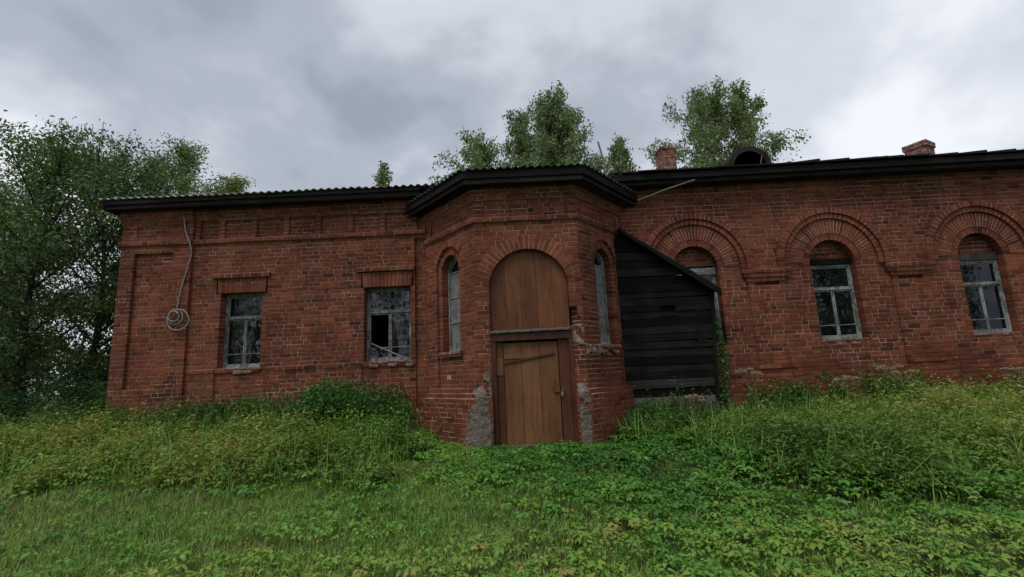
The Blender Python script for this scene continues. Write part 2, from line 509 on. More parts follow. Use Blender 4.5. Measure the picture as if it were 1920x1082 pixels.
BR = []          # every brick: (face, quad, w, depth, tone, is_plain, size)
mortar = MB()
def brick_tone(F, u, z):
    x, y, _ = F.p(u, z)
    big = float(fbm(np.array(x * 0.8 + 40 + y), np.array(z * 0.9 + 9), 21))
    t = random.gauss(0.47, 0.13) + (big - 0.5) * 0.5
    if random.random() < 0.06: t -= 0.25
    if random.random() < 0.04: t += 0.22
    return min(max(t, 0.02), 0.98)
def wob(F, u, z):
    x, y, _ = F.p(u, z)
    return 0.006 * (float(vnoise(np.array((x + y) * 1.1 + 31), np.array(z * 2.3 + 7), 4)) - 0.5) * 2

def lay(F, z0, z1, regions, depth=0.14, kl=0.0, kr=0.0, seed=0, worn=None):
    rs = random.Random(seed)
    k0 = int(round(z0 / PITCHZ)); k1 = int(round(z1 / PITCHZ))
    for k in range(k0, k1):
        zb = k * PITCHZ; zc = zb + PITCHZ / 2
        segs = [(-0.0, F.L, 0.0, False)]
        for r in regions:
            kind, d = r[0], r[-1]
            if kind in ('r', 'h'):
                a, b, za, zt = r[1:5]
                if not (za <= zc < zt): continue
            else:                                  # arch: centre, half width, bottom, spring
                uc, hw, za, zs = r[1:5]
                if zc < za: continue
                if zc <= zs: e = hw
                else:
                    rr = hw + (0.055 if kind in ('ah', 'at') else 0.0)
                    h = zc - zs
                    if h >= rr: continue
                    e = math.sqrt(rr * rr - h * h)
                    if kind == 'ah': e = min(e, hw + 0.03)
                    if kind == 'at': e = min(e, hw + 0.05)
                a, b = uc - e, uc + e
            hole = kind in ('h', 'ah')
            new = []
            for (sa, sb, sd, sh) in segs:
                if b <= sa or a >= sb: new.append((sa, sb, sd, sh)); continue
                if a > sa: new.append((sa, a, sd, sh))
                if b < sb: new.append((b, sb, sd, sh))
            new.append((max(a, 0), min(b, F.L), d, hole))
            segs = sorted(q for q in new if q[1] - q[0] > 0.004)
        # global brick breaks of this course, clipped to each run
        brk = [-0.4 + (0.0 if k % 2 else 0.19) + rs.uniform(-.02, .02)]
        st = (k // 2) % 2 == 0
        while brk[-1] < F.L + 0.5:
            brk.append(brk[-1] + (0.252 if st else 0.128) + rs.uniform(-.012, .012))
            st = not st
            if rs.random() < 0.10: st = not st
        for i, (a, b, d, hole) in enumerate(segs):
            if hole: continue
            first = a < 0.002; last = b > F.L - 0.002
            if first: a -= d * kl
            if last: b += d * kr
            la = i > 0 and segs[i - 1][3]; ra = i + 1 < len(segs) and segs[i + 1][3]
            la = la or (i > 0 and segs[i - 1][2] < d - .004); ra = ra or (i + 1 < len(segs) and segs[i + 1][2] < d - .004)
            ma = a + (0.007 if (la or (first and kl == 0)) else 0.0); mb_ = b - (0.007 if (ra or (last and kr == 0)) else 0.0)
            w1 = d - 0.0088
            vs = [F.p(ma, zb, -0.40), F.p(mb_, zb, -0.40), F.p(mb_, zb + PITCHZ, -0.40), F.p(ma, zb + PITCHZ, -0.40),
                  F.p(ma, zb, w1), F.p(mb_, zb, w1), F.p(mb_, zb + PITCHZ, w1), F.p(ma, zb + PITCHZ, w1)]
            mortar.add(vs, [(4, 5, 6, 7), (0, 1, 5, 4), (1, 2, 6, 5), (2, 3, 7, 6), (3, 0, 4, 7), (3, 2, 1, 0)])
            cuts = [a] + [q for q in brk if a + 0.05 < q < b - 0.05] + [b]
            for j in range(len(cuts) - 1):
                u0 = cuts[j] + (JOINT / 2 if j > 0 else (0.0 if (first or la) else JOINT * 0.35))
                u1 = cuts[j + 1] - (JOINT / 2 if j < len(cuts) - 2 else (0.0 if (last or ra) else JOINT * 0.35))
                if u1 - u0 < 0.02: continue
                q0 = zb + JOINT / 2; q1 = zb + PITCHZ - JOINT / 2
                wa, wb = wob(F, u0, zc), wob(F, u1, zc)
                jj = lambda: rs.uniform(-.0018, .0018)
                quad = [(u0, q0 + wa + jj()), (u1, q0 + wb + jj()), (u1, q1 + wb + jj()), (u0, q1 + wa + jj())]
                w = d + rs.gauss(0, 0.0016)
                if worn:
                    wv = worn(0.5 * (u0 + u1), zc)
                    if wv > 0 and rs.random() < wv: w -= rs.uniform(0.001, 0.0045)
                BR.append((F, quad, w, depth, brick_tone(F, 0.5 * (u0 + u1), zc), True))

ARCH = []        # voussoirs become parts named arch_brick
def ring(F, uc, zs, r0, r1, w, n, a0=0.0, a1=math.pi, depth=0.14, split=True, seed=0, back=True):
    rs = random.Random(seed)
    cuts = [a1 - (a1 - a0) * i / n for i in range(n + 1)]            # left to right
    P = lambda r, a: (uc + r * math.cos(a), zs + r * math.sin(a))
    if back:
        m = max(n, 12)
        bc = [a1 - (a1 - a0) * i / m for i in range(m + 1)]
        ra, rb, w1 = r0 + 0.005, r1 - 0.002, w - 0.006
        vs, fs = [], []
        for a in bc:
            for r, ww in ((ra, -0.3), (ra, w1), (rb, w1), (rb, -0.3)):
                u, z = P(r, a); vs.append(F.p(u, z, ww))
        for i in range(m):
            for c in range(3):
                fs.append((4 * i + c, 4 * i + 4 + c, 4 * i + 5 + c, 4 * i + 1 + c))
        fs += [(0, 1, 2, 3), (4 * m + 3, 4 * m + 2, 4 * m + 1, 4 * m)]
        mortar.add(vs, fs)
    for i in range(n):
        b0, b1 = cuts[i], cuts[i + 1]
        parts = [(r0, r1)]
        if split and r1 - r0 > 0.2:
            if r1 - r0 > 0.32:
                c = r0 + (0.125 if i % 2 else 0.25)
                parts = [(r0, c - .005), (c + .005, r1)] if rs.random() < .8 else [(r0, r0 + .12), (r0 + .13, r0 + .25), (r0 + .26, r1)]
            elif rs.random() < 0.42:
                c = r0 + (r1 - r0) * rs.uniform(0.42, 0.58)
                parts = [(r0, c - .005), (c + .005, r1)]
        for ra, rb in parts:
            ga, gb = 0.0052 / ra, 0.0052 / rb
            quad = [P(ra, b0 - ga), P(ra, b1 + ga), P(rb, b1 + gb), P(rb, b0 - gb)]
            uu = 0.5 * (quad[0][0] + quad[1][0])
            ARCH.append((F, quad, w + rs.gauss(0, .0016), depth, brick_tone(F, uu, quad[0][1]), False))

def brick_geo(quad, w, depth, c=0.0045):
    """12 points in (u, z, w) and their faces for one chamfered brick"""
    q = np.array(quad)
    ins = []
    for i in range(4):
        e1 = q[(i + 1) % 4] - q[i]; e0 = q[i - 1] - q[i]
        ins.append(q[i] + c * (e1 / (np.linalg.norm(e1) + 1e-9) + e0 / (np.linalg.norm(e0) + 1e-9)))
    pts = [(a[0], a[1], w - depth) for a in q] + [(a[0], a[1], w - c * 0.9) for a in q] + [(a[0], a[1], w) for a in ins]
    fs = [(8, 9, 10, 11)]
    for i in range(4):
        k = (i + 1) % 4
        fs += [(i, k, 4 + k, 4 + i), (4 + i, 4 + k, 8 + k, 8 + i)]
    return pts, fs

# --- left wing
W1 = (FLW, -5.80 + 7.79, -4.98 + 7.79, 1.80, 3.28)
W2 = (FLW, -2.94 + 7.79, -2.02 + 7.79, 1.80, 3.265)
X0 = 7.79
reg_l = [
    ('r', 0, X0 - 6.41, -1, 5.2, 0.06),                               # corner pilaster
    ('r', X0 - 7.56, X0 - 6.78, 1.55, 4.19, 0.0),                     # its recessed panel
    ('r', X0 - 7.56, X0 - 6.95, 1.47, 1.55, 0.0),
    ('r', X0 - 5.85, X0 - 4.86, 0.5, 1.72, -0.03),                    # aprons under the windows
    ('r', X0 - 4.98, X0 - 4.86, 1.72, 3.25, -0.03),
    ('r', X0 - 2.98, X0 - 1.93, 0.5, 1.72, -0.03),
    ('r', X0 - 1.93, X0 - 1.70, -1, 4.2, -0.06),                      # set-back strip beside the bay
    ('r', X0 - 6.41, X0 - 5.85, 1.71, 1.80, 0.014), ('r', X0 - 4.86, X0 - 2.98, 1.71, 1.80, 0.014),   # sill course
    ('r', X0 - 6.41, X0 - 1.70, 4.318, 4.40, 0.05), ('r', 0, X0 - 6.41, 4.318, 4.40, 0.10),            # string course
    ('r', X0 - 6.30, X0 - 1.80, 4.40, 4.80, -0.045),
    ('r', X0 - 7.55, X0 - 6.55, 4.48, 4.72, 0.035),
    ('r', X0 - 6.41, X0 - 1.70, 4.80, 4.89, 0.025), ('r', 0, X0 - 6.41, 4.80, 4.89, 0.085),
    ('r', X0 - 6.41, X0 - 1.70, 4.89, 5.2, 0.055), ('r', 0, X0 - 6.41, 4.89, 5.2, 0.115),
    ('r', X0 - 5.99, X0 - 4.82, 3.60, 3.66, 0.06), ('r', X0 - 3.09, X0 - 1.93, 3.575, 3.65, 0.06),     # window ledges
    ('h', X0 - 5.90, X0 - 4.88, 3.275, 3.59, 0), ('h', X0 - 3.00, X0 - 1.96, 3.26, 3.56, 0),           # lintel bricks go here
]
for i in range(7):
    u = X0 - 5.86 + 0.655 * i
    reg_l.append(('r', u - 0.06, u + 0.06, 4.40, 4.80, 0.012))
reg_l += [('h', W1[1], W1[2], W1[3], W1[4], 0), ('h', W2[1], W2[2], W2[3], W2[4], 0)]
def worn_l(u, z): return 0.5 if z < 1.35 else (0.06 if z > 1.7 else 0.2)
lay(FLW, -0.1, 5.13, reg_l, 0.23, 1.0, 0.0, 1, worn_l)
def flat_arch(F, u0, u1, z0, z1, w, n, splay, seed, g=0.005):
    rs = random.Random(seed)
    mid = (u0 + u1) / 2
    fbox(mortar, F, u0 + 0.004, u1 - 0.004, z0 + 0.004, z1 - 0.002, -0.3, w - 0.006)
    for i in range(n):
        a, b = u0 + (u1 - u0) * i / n, u0 + (u1 - u0) * (i + 1) / n
        s = lambda u: (u - mid) / (u1 - mid) * splay
        top = lambda u: min(max(u + s(u), u0), u1)
        parts = [(0, 1)] if rs.random() < .55 else ([(0, .48), (.52, 1)] if rs.random() < .5 else [(0, .62), (.66, 1)])
        for p0, p1 in parts:
            quad = [(a + s(a) * p0 + g, z0 + (z1 - z0) * p0), (b + s(b) * p0 - g, z0 + (z1 - z0) * p0),
                    (b + s(b) * p1 - g, z0 + (z1 - z0) * p1), (a + s(a) * p1 + g, z0 + (z1 - z0) * p1)]
            ARCH.append((F, quad, w + rs.gauss(0, .0015), 0.15, brick_tone(F, (a + b) / 2, z0), False))
flat_arch(FLW, X0 - 5.865, X0 - 4.915, 3.28, 3.588, 0.008, 13, 0.018, 3, 0.0022)
flat_arch(FLW, X0 - 2.965, X0 - 1.995, 3.265, 3.562, 0.008, 13, 0.03, 4, 0.0040)

# --- bay, left and right faces
LS = FBL.L
def bay_side(F, sc, seed, zt=3.39):
    reg = [
        ('r', 0, F.L, -1, 1.06, 0.10), ('r', 0, F.L, 1.06, 1.14, 0.05),
        ('a', sc, 0.43, 1.22, zt + 0.02, -0.04),
        ('r', 0, F.L, 4.075, 4.16, 0.05),
        ('r', 0.20, F.L - 0.20, 4.16, 4.42, -0.03),
        ('r', 0, F.L, 4.42, 4.48, -0.012), ('r', 0, F.L, 4.48, 4.57, 0.03), ('r', 0, F.L, 4.57, 5.0, 0.06),
        ('r', sc - 0.36, sc + 0.36, 1.79, 1.88, 0.02),
        ('ah', sc, 0.30, 1.88, zt, 0),
    ]
    kl, kr = (0.0, K_BAY) if F is FBL else (K_BAY, 0.0)
    lay(F, -0.1, 4.73, reg, 0.27, kl, kr, seed, lambda u, z: 0.55 if z < 1.3 else 0.08)
    ring(F, sc, zt, 0.30, 0.425, -0.034, 11, depth=0.27, split=False, seed=seed)
    ring(F, sc, zt + 0.02, 0.432, 0.565, 0.010, 15, a0=0.12, a1=math.pi - 0.12, depth=0.12, split=False, seed=seed + 1)
SCL = LS - 0.87; SCR = 0.90
bay_side(FBL, SCL, 11); bay_side(FBR, SCR, 12)
# --- bay front
DC = 0.905            # centre of the doorway along the face (x = 0.285)
DR = 0.680
DZ = 2.885
reg_f = [
    ('r', 0, FBF.L, -1, 1.06, 0.10), ('r', 0, FBF.L, 1.06, 1.14, 0.05),
    ('r', 0, FBF.L, 4.075, 4.16, 0.05),
    ('r', 0.16, FBF.L - 0.16, 4.16, 4.42, -0.03),
    ('r', 0, FBF.L, 4.42, 4.48, -0.012), ('r', 0, FBF.L, 4.48, 4.57, 0.03), ('r', 0, FBF.L, 4.57, 5.0, 0.06),
    ('h', DC + DR - .05, DC + DR + 0.125, 2.20, 2.535, 0), ('h', DC + DR, DC + DR + 0.17, 2.27, 2.36, 0),
    ('ah', DC, DR, -1, DZ, 0),
]
lay(FBF, -0.1, 4.73, reg_f, 0.27, K_BAY, K_BAY, 13, lambda u, z: (0.85 if (u > DC and z < 2.25) else 0.10))
ring(FBF, DC, DZ, DR, DR + 0.262, 0.010, 31, a0=-0.16, a1=math.pi + 0.16, depth=0.26, split=True, seed=20)
# --- right wing
RX = 2.26
CX = [3.68 - RX, 6.42 - RX, 9.38 - RX, 12.3 - RX]
CZ = 3.35
reg_r = [
    ('r', 0, FRW.L, 4.72, 4.80, 0.02), ('r', 0, FRW.L, 4.80, 4.97, 0.045), ('r', 0, FRW.L, 4.97, 5.4, 0.085),
    ('r', 0, FRW.L, 0.0, 1.22, 0.03),
]
for c in (0.5 * (CX[0] + CX[1]), 0.5 * (CX[1] + CX[2]), 0.5 * (CX[2] + CX[3])):
    reg_r += [('r', c - 0.37, c + 0.37, 1.30, 3.02, 0.022), ('r', c - 0.24, c + 0.24, 2.93, 3.02, -0.05),
              ('r', c - 0.40, c + 0.40, 3.02, 3.10, 0.045), ('r', c - 0.47, c + 0.47, 3.10, 3.18, 0.075), ('r', c - 0.49, c + 0.49, 3.18, 3.26, 0.095)]
for c in CX:
    reg_r += [('at', c, 0.452, 1.80, CZ, -0.17), ('h', c - 0.435, c + 0.435, 1.80, 3.43, 0)]
def worn_r(u, z): return 0.75 if z < 1.5 + 0.3 * math.sin(u * 1.7) else 0.05
lay(FRW, -0.1, 5.22, reg_r, 0.15, 0.0, 0.0, 14, worn_r)
for i, c in enumerate(CX):
    ring(FRW, c, CZ, 0.45, 0.575, 0.004, 17, depth=0.18, split=False, seed=40 + i)
    ring(FRW, c, CZ, 0.582, 0.885, 0.014, 36, a0=0.0, a1=math.pi, depth=0.15, split=True, seed=50 + i)
    ring(FRW, c, CZ, 0.89, 0.995, 0.050, 34, a0=-0.07, a1=math.pi + 0.07, depth=0.15, split=False, seed=60 + i)
    ring(FRW, c, CZ, 0.997, 1.112, 0.085, 38, a0=-0.07, a1=math.pi + 0.07, depth=0.15, split=False, seed=70 + i)

# --- choose the 300 bricks and the 300 voussoirs that show largest; the rest are joined
def seen_size(b):
    F, q = b[0], b[1]
    u = sum(p[0] for p in q) / 4; z = sum(p[1] for p in q) / 4
    P = np.array(F.p(u, z, b[2])); c = np.array([0, CAM_Y, CAM_Z]) - P
    d = np.linalg.norm(c)
    v = -c
    cx = v.dot(np.array(_cr)); cy = v.dot(np.array(_cu)); cz = v.dot(np.array(_F0))
    if cz <= 0 or abs(cx / cz) > 960 / 900 or abs(cy / cz) > 541 / 900: return 0
    if z < 0.62: return 0
    area = abs((q[1][0] - q[0][0]) * (q[3][1] - q[0][1]) - (q[3][0] - q[0][0]) * (q[1][1] - q[0][1]))
    return area * max(c.dot(F.N), 0) / d / cz ** 2
JIT_MESH = {}
def single_brick(b, i):
    F, q, w, depth, tone, _ = b
    L = q[1][0] - q[0][0]
    key = ('s' if L > 0.19 else 'h', i % 5)
    nom = 0.240 if key[0] == 's' else 0.116
    if key not in JIT_MESH:
        r = random.Random(str(key))
        j = lambda s: r.uniform(-s, s)
        h = 0.070
        quad = [(-nom / 2, -h / 2 + j(.002)), (nom / 2, -h / 2 + j(.002)), (nom / 2, h / 2 + j(.002)), (-nom / 2, h / 2 + j(.002))]
        pts, fs = brick_geo(quad, 0.0, 0.24)
        pts = [(a, z, ww + (j(.0012) if k >= 8 else 0)) for k, (a, z, ww) in enumerate(pts)]
        me = bpy.data.meshes.new('brick')
        me.from_pydata(pts, [], fs)
        a = me.attributes.new('tone', 'FLOAT', 'FACE')
        a.data.foreach_set('value', np.ones(len(fs), np.float32))
        me.materials.append(M['brick'])
        me.update()
        JIT_MESH[key] = me
    o = bpy.data.objects.new('brick', JIT_MESH[key])
    COL.objects.link(o)
    u = (q[0][0] + q[1][0]) / 2; z = sum(p[1] for p in q) / 4
    tilt = ((q[1][1] - q[0][1]) + (q[2][1] - q[3][1])) / 2 / L
    P = F.p(u, z, w)
    rot = Matrix(((F.U[0], 0, F.N[0]), (F.U[1], 0, F.N[1]), (0, 1, 0))).to_4x4()
    o.parent = BLD
    o.matrix_parent_inverse = BLD_INV
    o.matrix_basis = Matrix.Translation(P) @ rot @ Matrix.Rotation(math.atan(tilt), 4, 'Z') @ Matrix.Diagonal((L / nom, 1, 1, 1))
    o.color = (1, 1, 1, 1.0 + 0.0)
    o.color[3] = tone      # read back by the brick material as the tone of this brick
    o['tone'] = tone
BLD_INV = world_of(BLD).inverted()
size = [seen_size(b) for b in BR]
order = sorted(range(len(BR)), key=lambda i: -size[i])
chosen = set(order[:300])
rest = MB()
for i, b in enumerate(BR):
    if i in chosen:
        single_brick(b, i)
    else:
        pts, fs = brick_geo(b[1], b[2], b[3])
        rest.add([b[0].p(*p) for p in pts], fs, b[4])
sa = [seen_size(b) for b in ARCH]
oa = sorted(range(len(ARCH)), key=lambda i: -sa[i])
ca = set(oa[:300])
rest_a = MB()
for i, b in enumerate(ARCH):
    pts, fs = brick_geo(b[1], b[2], b[3])
    if i in ca:
        one = MB()
        one.add([b[0].p(*p) for p in pts], fs, b[4])
        one.build('arch_brick', [M['brick']], BLD)
    else:
        rest_a.add([b[0].p(*p) for p in pts], fs, b[4])
rest.build('brickwork', [M['brick']], BLD, kind='stuff')
rest_a.build('arch_brickwork', [M['brick']], BLD, kind='stuff')
mortar.build('mortar_wall', [M['mortar']], BLD)

# --- the rest of the shell: gable wall, back wall, floor, ceiling, partition
mb = MB()
obox(mb, (-7.59, 4.2, 2.4), (0.195, 0, 0), (0, 3.79, 0), (0, 0, 2.6))
mb.build('gable_wall', [M['brick']], BLD)
mb = MB()
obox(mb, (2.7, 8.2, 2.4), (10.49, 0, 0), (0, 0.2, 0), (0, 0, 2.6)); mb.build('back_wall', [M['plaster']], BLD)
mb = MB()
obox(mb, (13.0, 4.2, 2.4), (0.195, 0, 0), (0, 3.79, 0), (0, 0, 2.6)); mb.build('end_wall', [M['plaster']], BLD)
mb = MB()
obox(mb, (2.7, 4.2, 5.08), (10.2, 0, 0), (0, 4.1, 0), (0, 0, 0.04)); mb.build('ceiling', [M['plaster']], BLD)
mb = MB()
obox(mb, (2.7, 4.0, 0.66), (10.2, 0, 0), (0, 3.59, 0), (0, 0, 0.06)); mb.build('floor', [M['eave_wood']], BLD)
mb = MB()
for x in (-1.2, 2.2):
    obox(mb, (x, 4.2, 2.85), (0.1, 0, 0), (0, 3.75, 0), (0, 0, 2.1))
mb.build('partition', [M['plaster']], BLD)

# --- windows
def bars(F, name, parent, rects, w0, w1, mat, ch=0.004):
    mb = MB()
    for (a, b, c, d) in rects: fbox(mb, F, a, b, c, d, w0, w1, random.random(), 0, 0.0015, ch)
    return mb.build(name, [mat], parent)
def square_window(F, u0, u1, z0, z1, w, seed, jag=0.0, lintel=None, label=None, lost=()):
    """outer frame, a fixed top light, two side-hung sashes with a low glazing bar, panes, and a second set of sashes inside"""
    t = 0.042
    f = bars(F, 'window', BLD, [(u0, u0 + t, z0, z1), (u1 - t, u1, z0, z1), (u0 + t + .001, u1 - t - .001, z1 - t, z1), (u0 + t + .001, u1 - t - .001, z0, z0 + t * 1.1)], w - 0.10, w, M['paint'])
    if label: f['label'] = label
    zt = z0 + (z1 - z0) * 0.655
    uc = (u0 + u1) / 2
    bars(F, 'transom', f, [(u0 + t + .001, u1 - t - .001, zt, zt + 0.036)], w - 0.09, w + 0.004, M['paint'])
    s = 0.027
    def sash(a, b, c, d, low=False):
        r = [(a, a + s, c, d), (b - s, b, c, d), (a + s + .001, b - s - .001, d - s, d), (a + s + .001, b - s - .001, c, c + s)]
        zb = c + (d - c) * 0.235
        if low: r.append((a + s + .001, b - s - .001, zb, zb + 0.016))
        bars(F, 'sash', f, r, w - 0.055, w - 0.016, M['paint'], 0.003)
        cells = [(a + s * .6, b - s * .6, zb + .012, d - s * .6), (a + s * .6, b - s * .6, c + s * .6, zb + .010)] if low else [(a + s * .6, b - s * .6, c + s * .6, d - s * .6)]
        for (pa, pb, pc, pd) in cells:
            cells_done.append(1)
            if len(cells_done) in lost: continue              # pane broken out
            mb = MB(); fbox(mb, F, pa, pb, pc, pd, w - 0.040, w - 0.036)
            mb.build('pane', [M['glass']], f)
    g = 0.003; cells_done = []
    sash(u0 + t + g, u1 - t - g, zt + .036 + g, z1 - t - g)
    sash(u0 + t + g, uc - g, z0 + t * 1.1 + g, zt - g, True)
    sash(uc + g, u1 - t - g, z0 + t * 1.1 + g, zt - g, True)
    # inner sashes, a hand's breadth behind
    wi = w - 0.26
    bars(F, 'inner_sash', f, [(u0 + .02, u0 + .075, z0 + .02, z1 - .02), (u1 - .075, u1 - .02, z0 + .02, z1 - .02),
         (uc - .03, uc + .03, z0 + .02, zt - .1), (u0 + .08, u1 - .08, zt - .10, zt - .05)], wi - 0.04, wi, M['black_wood'])
    if lintel:
        mb = MB(); fbox(mb, F, u0 + 0.004, u1 - 0.004, z1 + 0.003, z1 + lintel[0], w - 0.12, w + 0.03, .5, 0, .004, .006)
        mb.build('lintel_board', [lintel[1]], f)
    # broken sill
    mb = MB(); rs = random.Random(seed)
    n = 9
    for r_, (zz, hh) in enumerate(((z0 - 0.052, 0.048), (z0 - 0.128, 0.072))):
        a = u0 - 0.03
        while a < u1 + 0.02:
            b = min(a + rs.uniform(.09, .2), u1 + 0.04)
            if rs.random() < (0.92 if r_ == 0 else 0.6):
                fbox(mb, F, a, b - .008, zz + rs.uniform(0, .012), zz + hh, -0.15, 0.006 + rs.uniform(-.012, .012), rs.random(), 0, .006, .008)
            a = b
    mb.build('sill', [M['rubble']], f)
    return f
square_window(*W1[:1], *W1[1:], -0.19, 1)
square_window(*W2[:1], *W2[1:], -0.19, 2, lost=(2,))
square_window(FRW, CX[0] - 0.43, CX[0] + 0.43, 1.80, 3.22, -0.13, 3, lintel=(0.14, M['paint']))
square_window(FRW, CX[1] - 0.43, CX[1] + 0.43, 1.82, 3.31, -0.13, 4, lintel=(0.125, M['black_wood']))
square_window(FRW, CX[2] - 0.43, CX[2] + 0.43, 1.80, 3.265, -0.13, 5, lintel=(0.15, M['grey_wood']))
square_window(FRW, CX[3] - 0.43, CX[3] + 0.43, 1.80, 3.265, -0.13, 6, lintel=(0.15, M['grey_wood']))

def arc_pts(uc, zs, r, a0, a1, n): return [(uc + r * math.cos(a0 + (a1 - a0) * i / n), zs + r * math.sin(a0 + (a1 - a0) * i / n)) for i in range(n + 1)]
def arch_strip(mb, F, uc, hw, z0, zs, wd, w0, w1):
    outer = [(uc + hw, z0)] + arc_pts(uc, zs, hw, 0, math.pi, 16) + [(uc - hw, z0)]
    h2 = hw - wd
    inner = [(uc + h2, z0)] + arc_pts(uc, zs, h2, 0, math.pi, 16) + [(uc - h2, z0)]
    n = len(outer); vs = []
    for (a, b), (c, d) in zip(outer, inner):
        vs += [F.p(a, b, w0), F.p(a, b, w1), F.p(c, d, w1), F.p(c, d, w0)]
    fs = []
    for i in range(n - 1):
        for k in range(4):
            l = (k + 1) % 4
            fs.append((4 * i + k, 4 * i + l, 4 * i + 4 + l, 4 * i + 4 + k))
    fs += [(3, 2, 1, 0), tuple(4 * (n - 1) + k for k in range(4))]
    mb.add(vs, fs)
def lancet(F, uc, z0, zs, w):
    hw = 0.288
    mb = MB()
    arch_strip(mb, F, uc, hw, z0, zs, 0.045, w - 0.08, w)
    fbox(mb, F, uc - hw + .046, uc + hw - .046, z0, z0 + 0.05, w - 0.08, w, .5, 0, 0, .004)
    f = mb.build('lancet_window', [M['paint']], BLD)
    h2 = hw - 0.045
    zz = [z0 + 0.05, z0 + 0.05 + (zs - z0 - .05) * .335, z0 + .05 + (zs - z0 - .05) * .668, zs]
    mb = MB()
    for z in zz[1:]: fbox(mb, F, uc - h2, uc + h2, z - .011, z + .011, w - 0.055, w - 0.02, .5, 0, 0, .003)
    fbox(mb, F, uc - .013, uc + .013, z0 + .05, zs - .012, w - .052, w - .023, .5, 0, 0, .003)
    for s in (-1, 1):                                  # the two little curved bars in the head
        pts = [(uc + s * h2 * math.cos(a) , zs + h2 * 1.02 * math.sin(a)) for a in np.linspace(0, math.pi / 2 * .95, 7)]
        pts = [(uc + s * (h2 - (h2 - abs(p[0] - uc)) * 0.0) * 0 + s * h2 * (1 - 0.98 * i / 6) * (1 if i else 1), zs + .01 + h2 * .9 * math.sin(i / 6 * math.pi / 2)) for i, p in enumerate(pts)]
        for i in range(6):
            (a, b), (c, d) = pts[i], pts[i + 1]
            pp = np.array(F.p(a, b, w - .037)); qq = np.array(F.p(c, d, w - .037))
            tube(mb, [pp, qq], .009, 4)
    mb.build('glazing_bar', [M['paint']], f)
    for i in range(3):
        for s in (-1, 1):
            a, b = (uc - h2 - .004, uc - .003) if s < 0 else (uc + .003, uc + h2 + .004)
            mb = MB(); fbox(mb, F, a, b, zz[i] + .004, zz[i + 1] - .004, w - .0395, w - .0355)
            mb.build('pane', [M['glass_milky']], f)
    mb = MB()
    fprism(mb, F, [(uc + h2 + .004, zs + .004)] + arc_pts(uc, zs + .004, h2 + .004, 0, math.pi, 14)[1:-1] + [(uc - h2 - .004, zs + .004)], w - .0395, w - .0355)
    mb.build('pane', [M['glass']], f)
    mb = MB(); fbox(mb, F, uc - .34, uc + .34, z0 - .055, z0 - .003, -.26, .03, .3, 0, .004, .008)
    mb.build('sill', [M['rubble']], f)
def mat_milky():
    m, t, b, _ = new_mat('milky_whitewashed_glass')
    d = noise(t, obj_coord(t), 6, 5, 0.65, .3)
    t.links.new(ramp(t, d, [(0.3, (0.10, 0.105, 0.105)), (0.7, (0.27, 0.28, 0.27))]), b.inputs['Base Color'])
    setin(b, Roughness=0.12)
    return m
M['glass_milky'] = mat_milky()
lancet(FBL, SCL, 1.885, 3.39, -0.17)
lancet(FBR, SCR, 1.885, 3.39, -0.17)

# --- doorway
def planks_arched(F, name_part, u0, u1, z0, zs, r, n, w, mat, parent):
    ed = [u0 + (u1 - u0) * i / n for i in range(n + 1)]
    uc = (u0 + u1) / 2
    for i in range(n):
        a, b = ed[i] + .0022, ed[i + 1] - .0022
        top = []
        for k in range(9):
            u = b + (a - b) * k / 8
            top.append((u, zs + math.sqrt(max(r * r - (u - uc) ** 2, 0))))
        mb = MB()
        ww = w + random.uniform(-.003, .003)
        fprism(mb, F, [(a, z0), (b, z0)] + top, ww - .03, ww, random.random())
        mb.build(name_part, [mat], parent)
F = FBF
mb = MB()
fbox(mb, F, DC - DR + .02, DC + DR - .02, 2.13, 2.19, -.16, -.115)
panel = mb.build('arched_panel', [M['door_red']], BLD)
mb = MB()                                              # dark backing behind the planks
fprism(mb, F, [(DC - DR - .01, 0.1), (DC + DR + .01, 0.1)] + arc_pts(DC, DZ, DR + .01, 0, math.pi, 20), -.30, -.27)
mb.build('backing_board', [M['void']], panel)
planks_arched(F, 'plank', DC - DR + .006, DC + DR - .006, 2.165, DZ, DR - .006, 5, -.085, M['panel'], panel)
mb = MB(); fbox(mb, F, DC - DR + .09, DC + .05, 2.02, 2.05, -.1, -.09)
# ledge over the door
vs_ = [F.p(u, z, w) for u in (DC - DR - .02, DC + DR - .005) for (z, w) in ((2.118, .055), (2.142, .055), (2.172, -.08), (2.146, -.08))]
vs_ = [(v[0], v[1], v[2] + (.012 if i >= 4 else 0)) for i, v in enumerate(vs_)]
mb = MB(); mb.add(vs_, [(0, 1, 2, 3), (7, 6, 5, 4), (0, 4, 5, 1), (1, 5, 6, 2), (2, 6, 7, 3), (3, 7, 4, 0)])
ledge = mb.build('door_ledge', [M['ledge']], BLD)
mb = MB(); fbox(mb, F, DC - DR + .005, DC + DR - .015, 1.985, 2.112, -.20, .02, .2, 0, .002, .004)
mb.build('door_lintel', [M['door_red']], BLD)
mb = MB()
fbox(mb, F, DC - DR + .003, DC - DR + .075, .15, 1.98, -.20, .005, .25, 0, .002, .005)
fr = mb.build('door_frame', [M['door_red']], BLD)
def post(a, b, z0, z1, w0, w1, tone, mat='door_red'):
    mb = MB(); fbox(mb, F, a, b, z0, z1, w0, w1, tone, 0, .002, .004); mb.build('frame_board', [M[mat]], fr)
post(DC - DR + .078, DC - DR + .195, .15, 1.98, -.22, -.04, .45)
post(DC + DR - .235, DC + DR - .055, .15, 1.98, -.22, -.035, .6)
post(DC + DR - .052, DC + DR + .008, .15, 2.14, -.22, .012, .5)
mb = MB(); fbox(mb, F, DC + DR + .012, DC + DR + .22, 2.14, 2.58, -.30, -.15); mb.build('wall_hole_backing', [M['void']], BLD)  # backing board whose near-black colour supplies the shade inside the hole
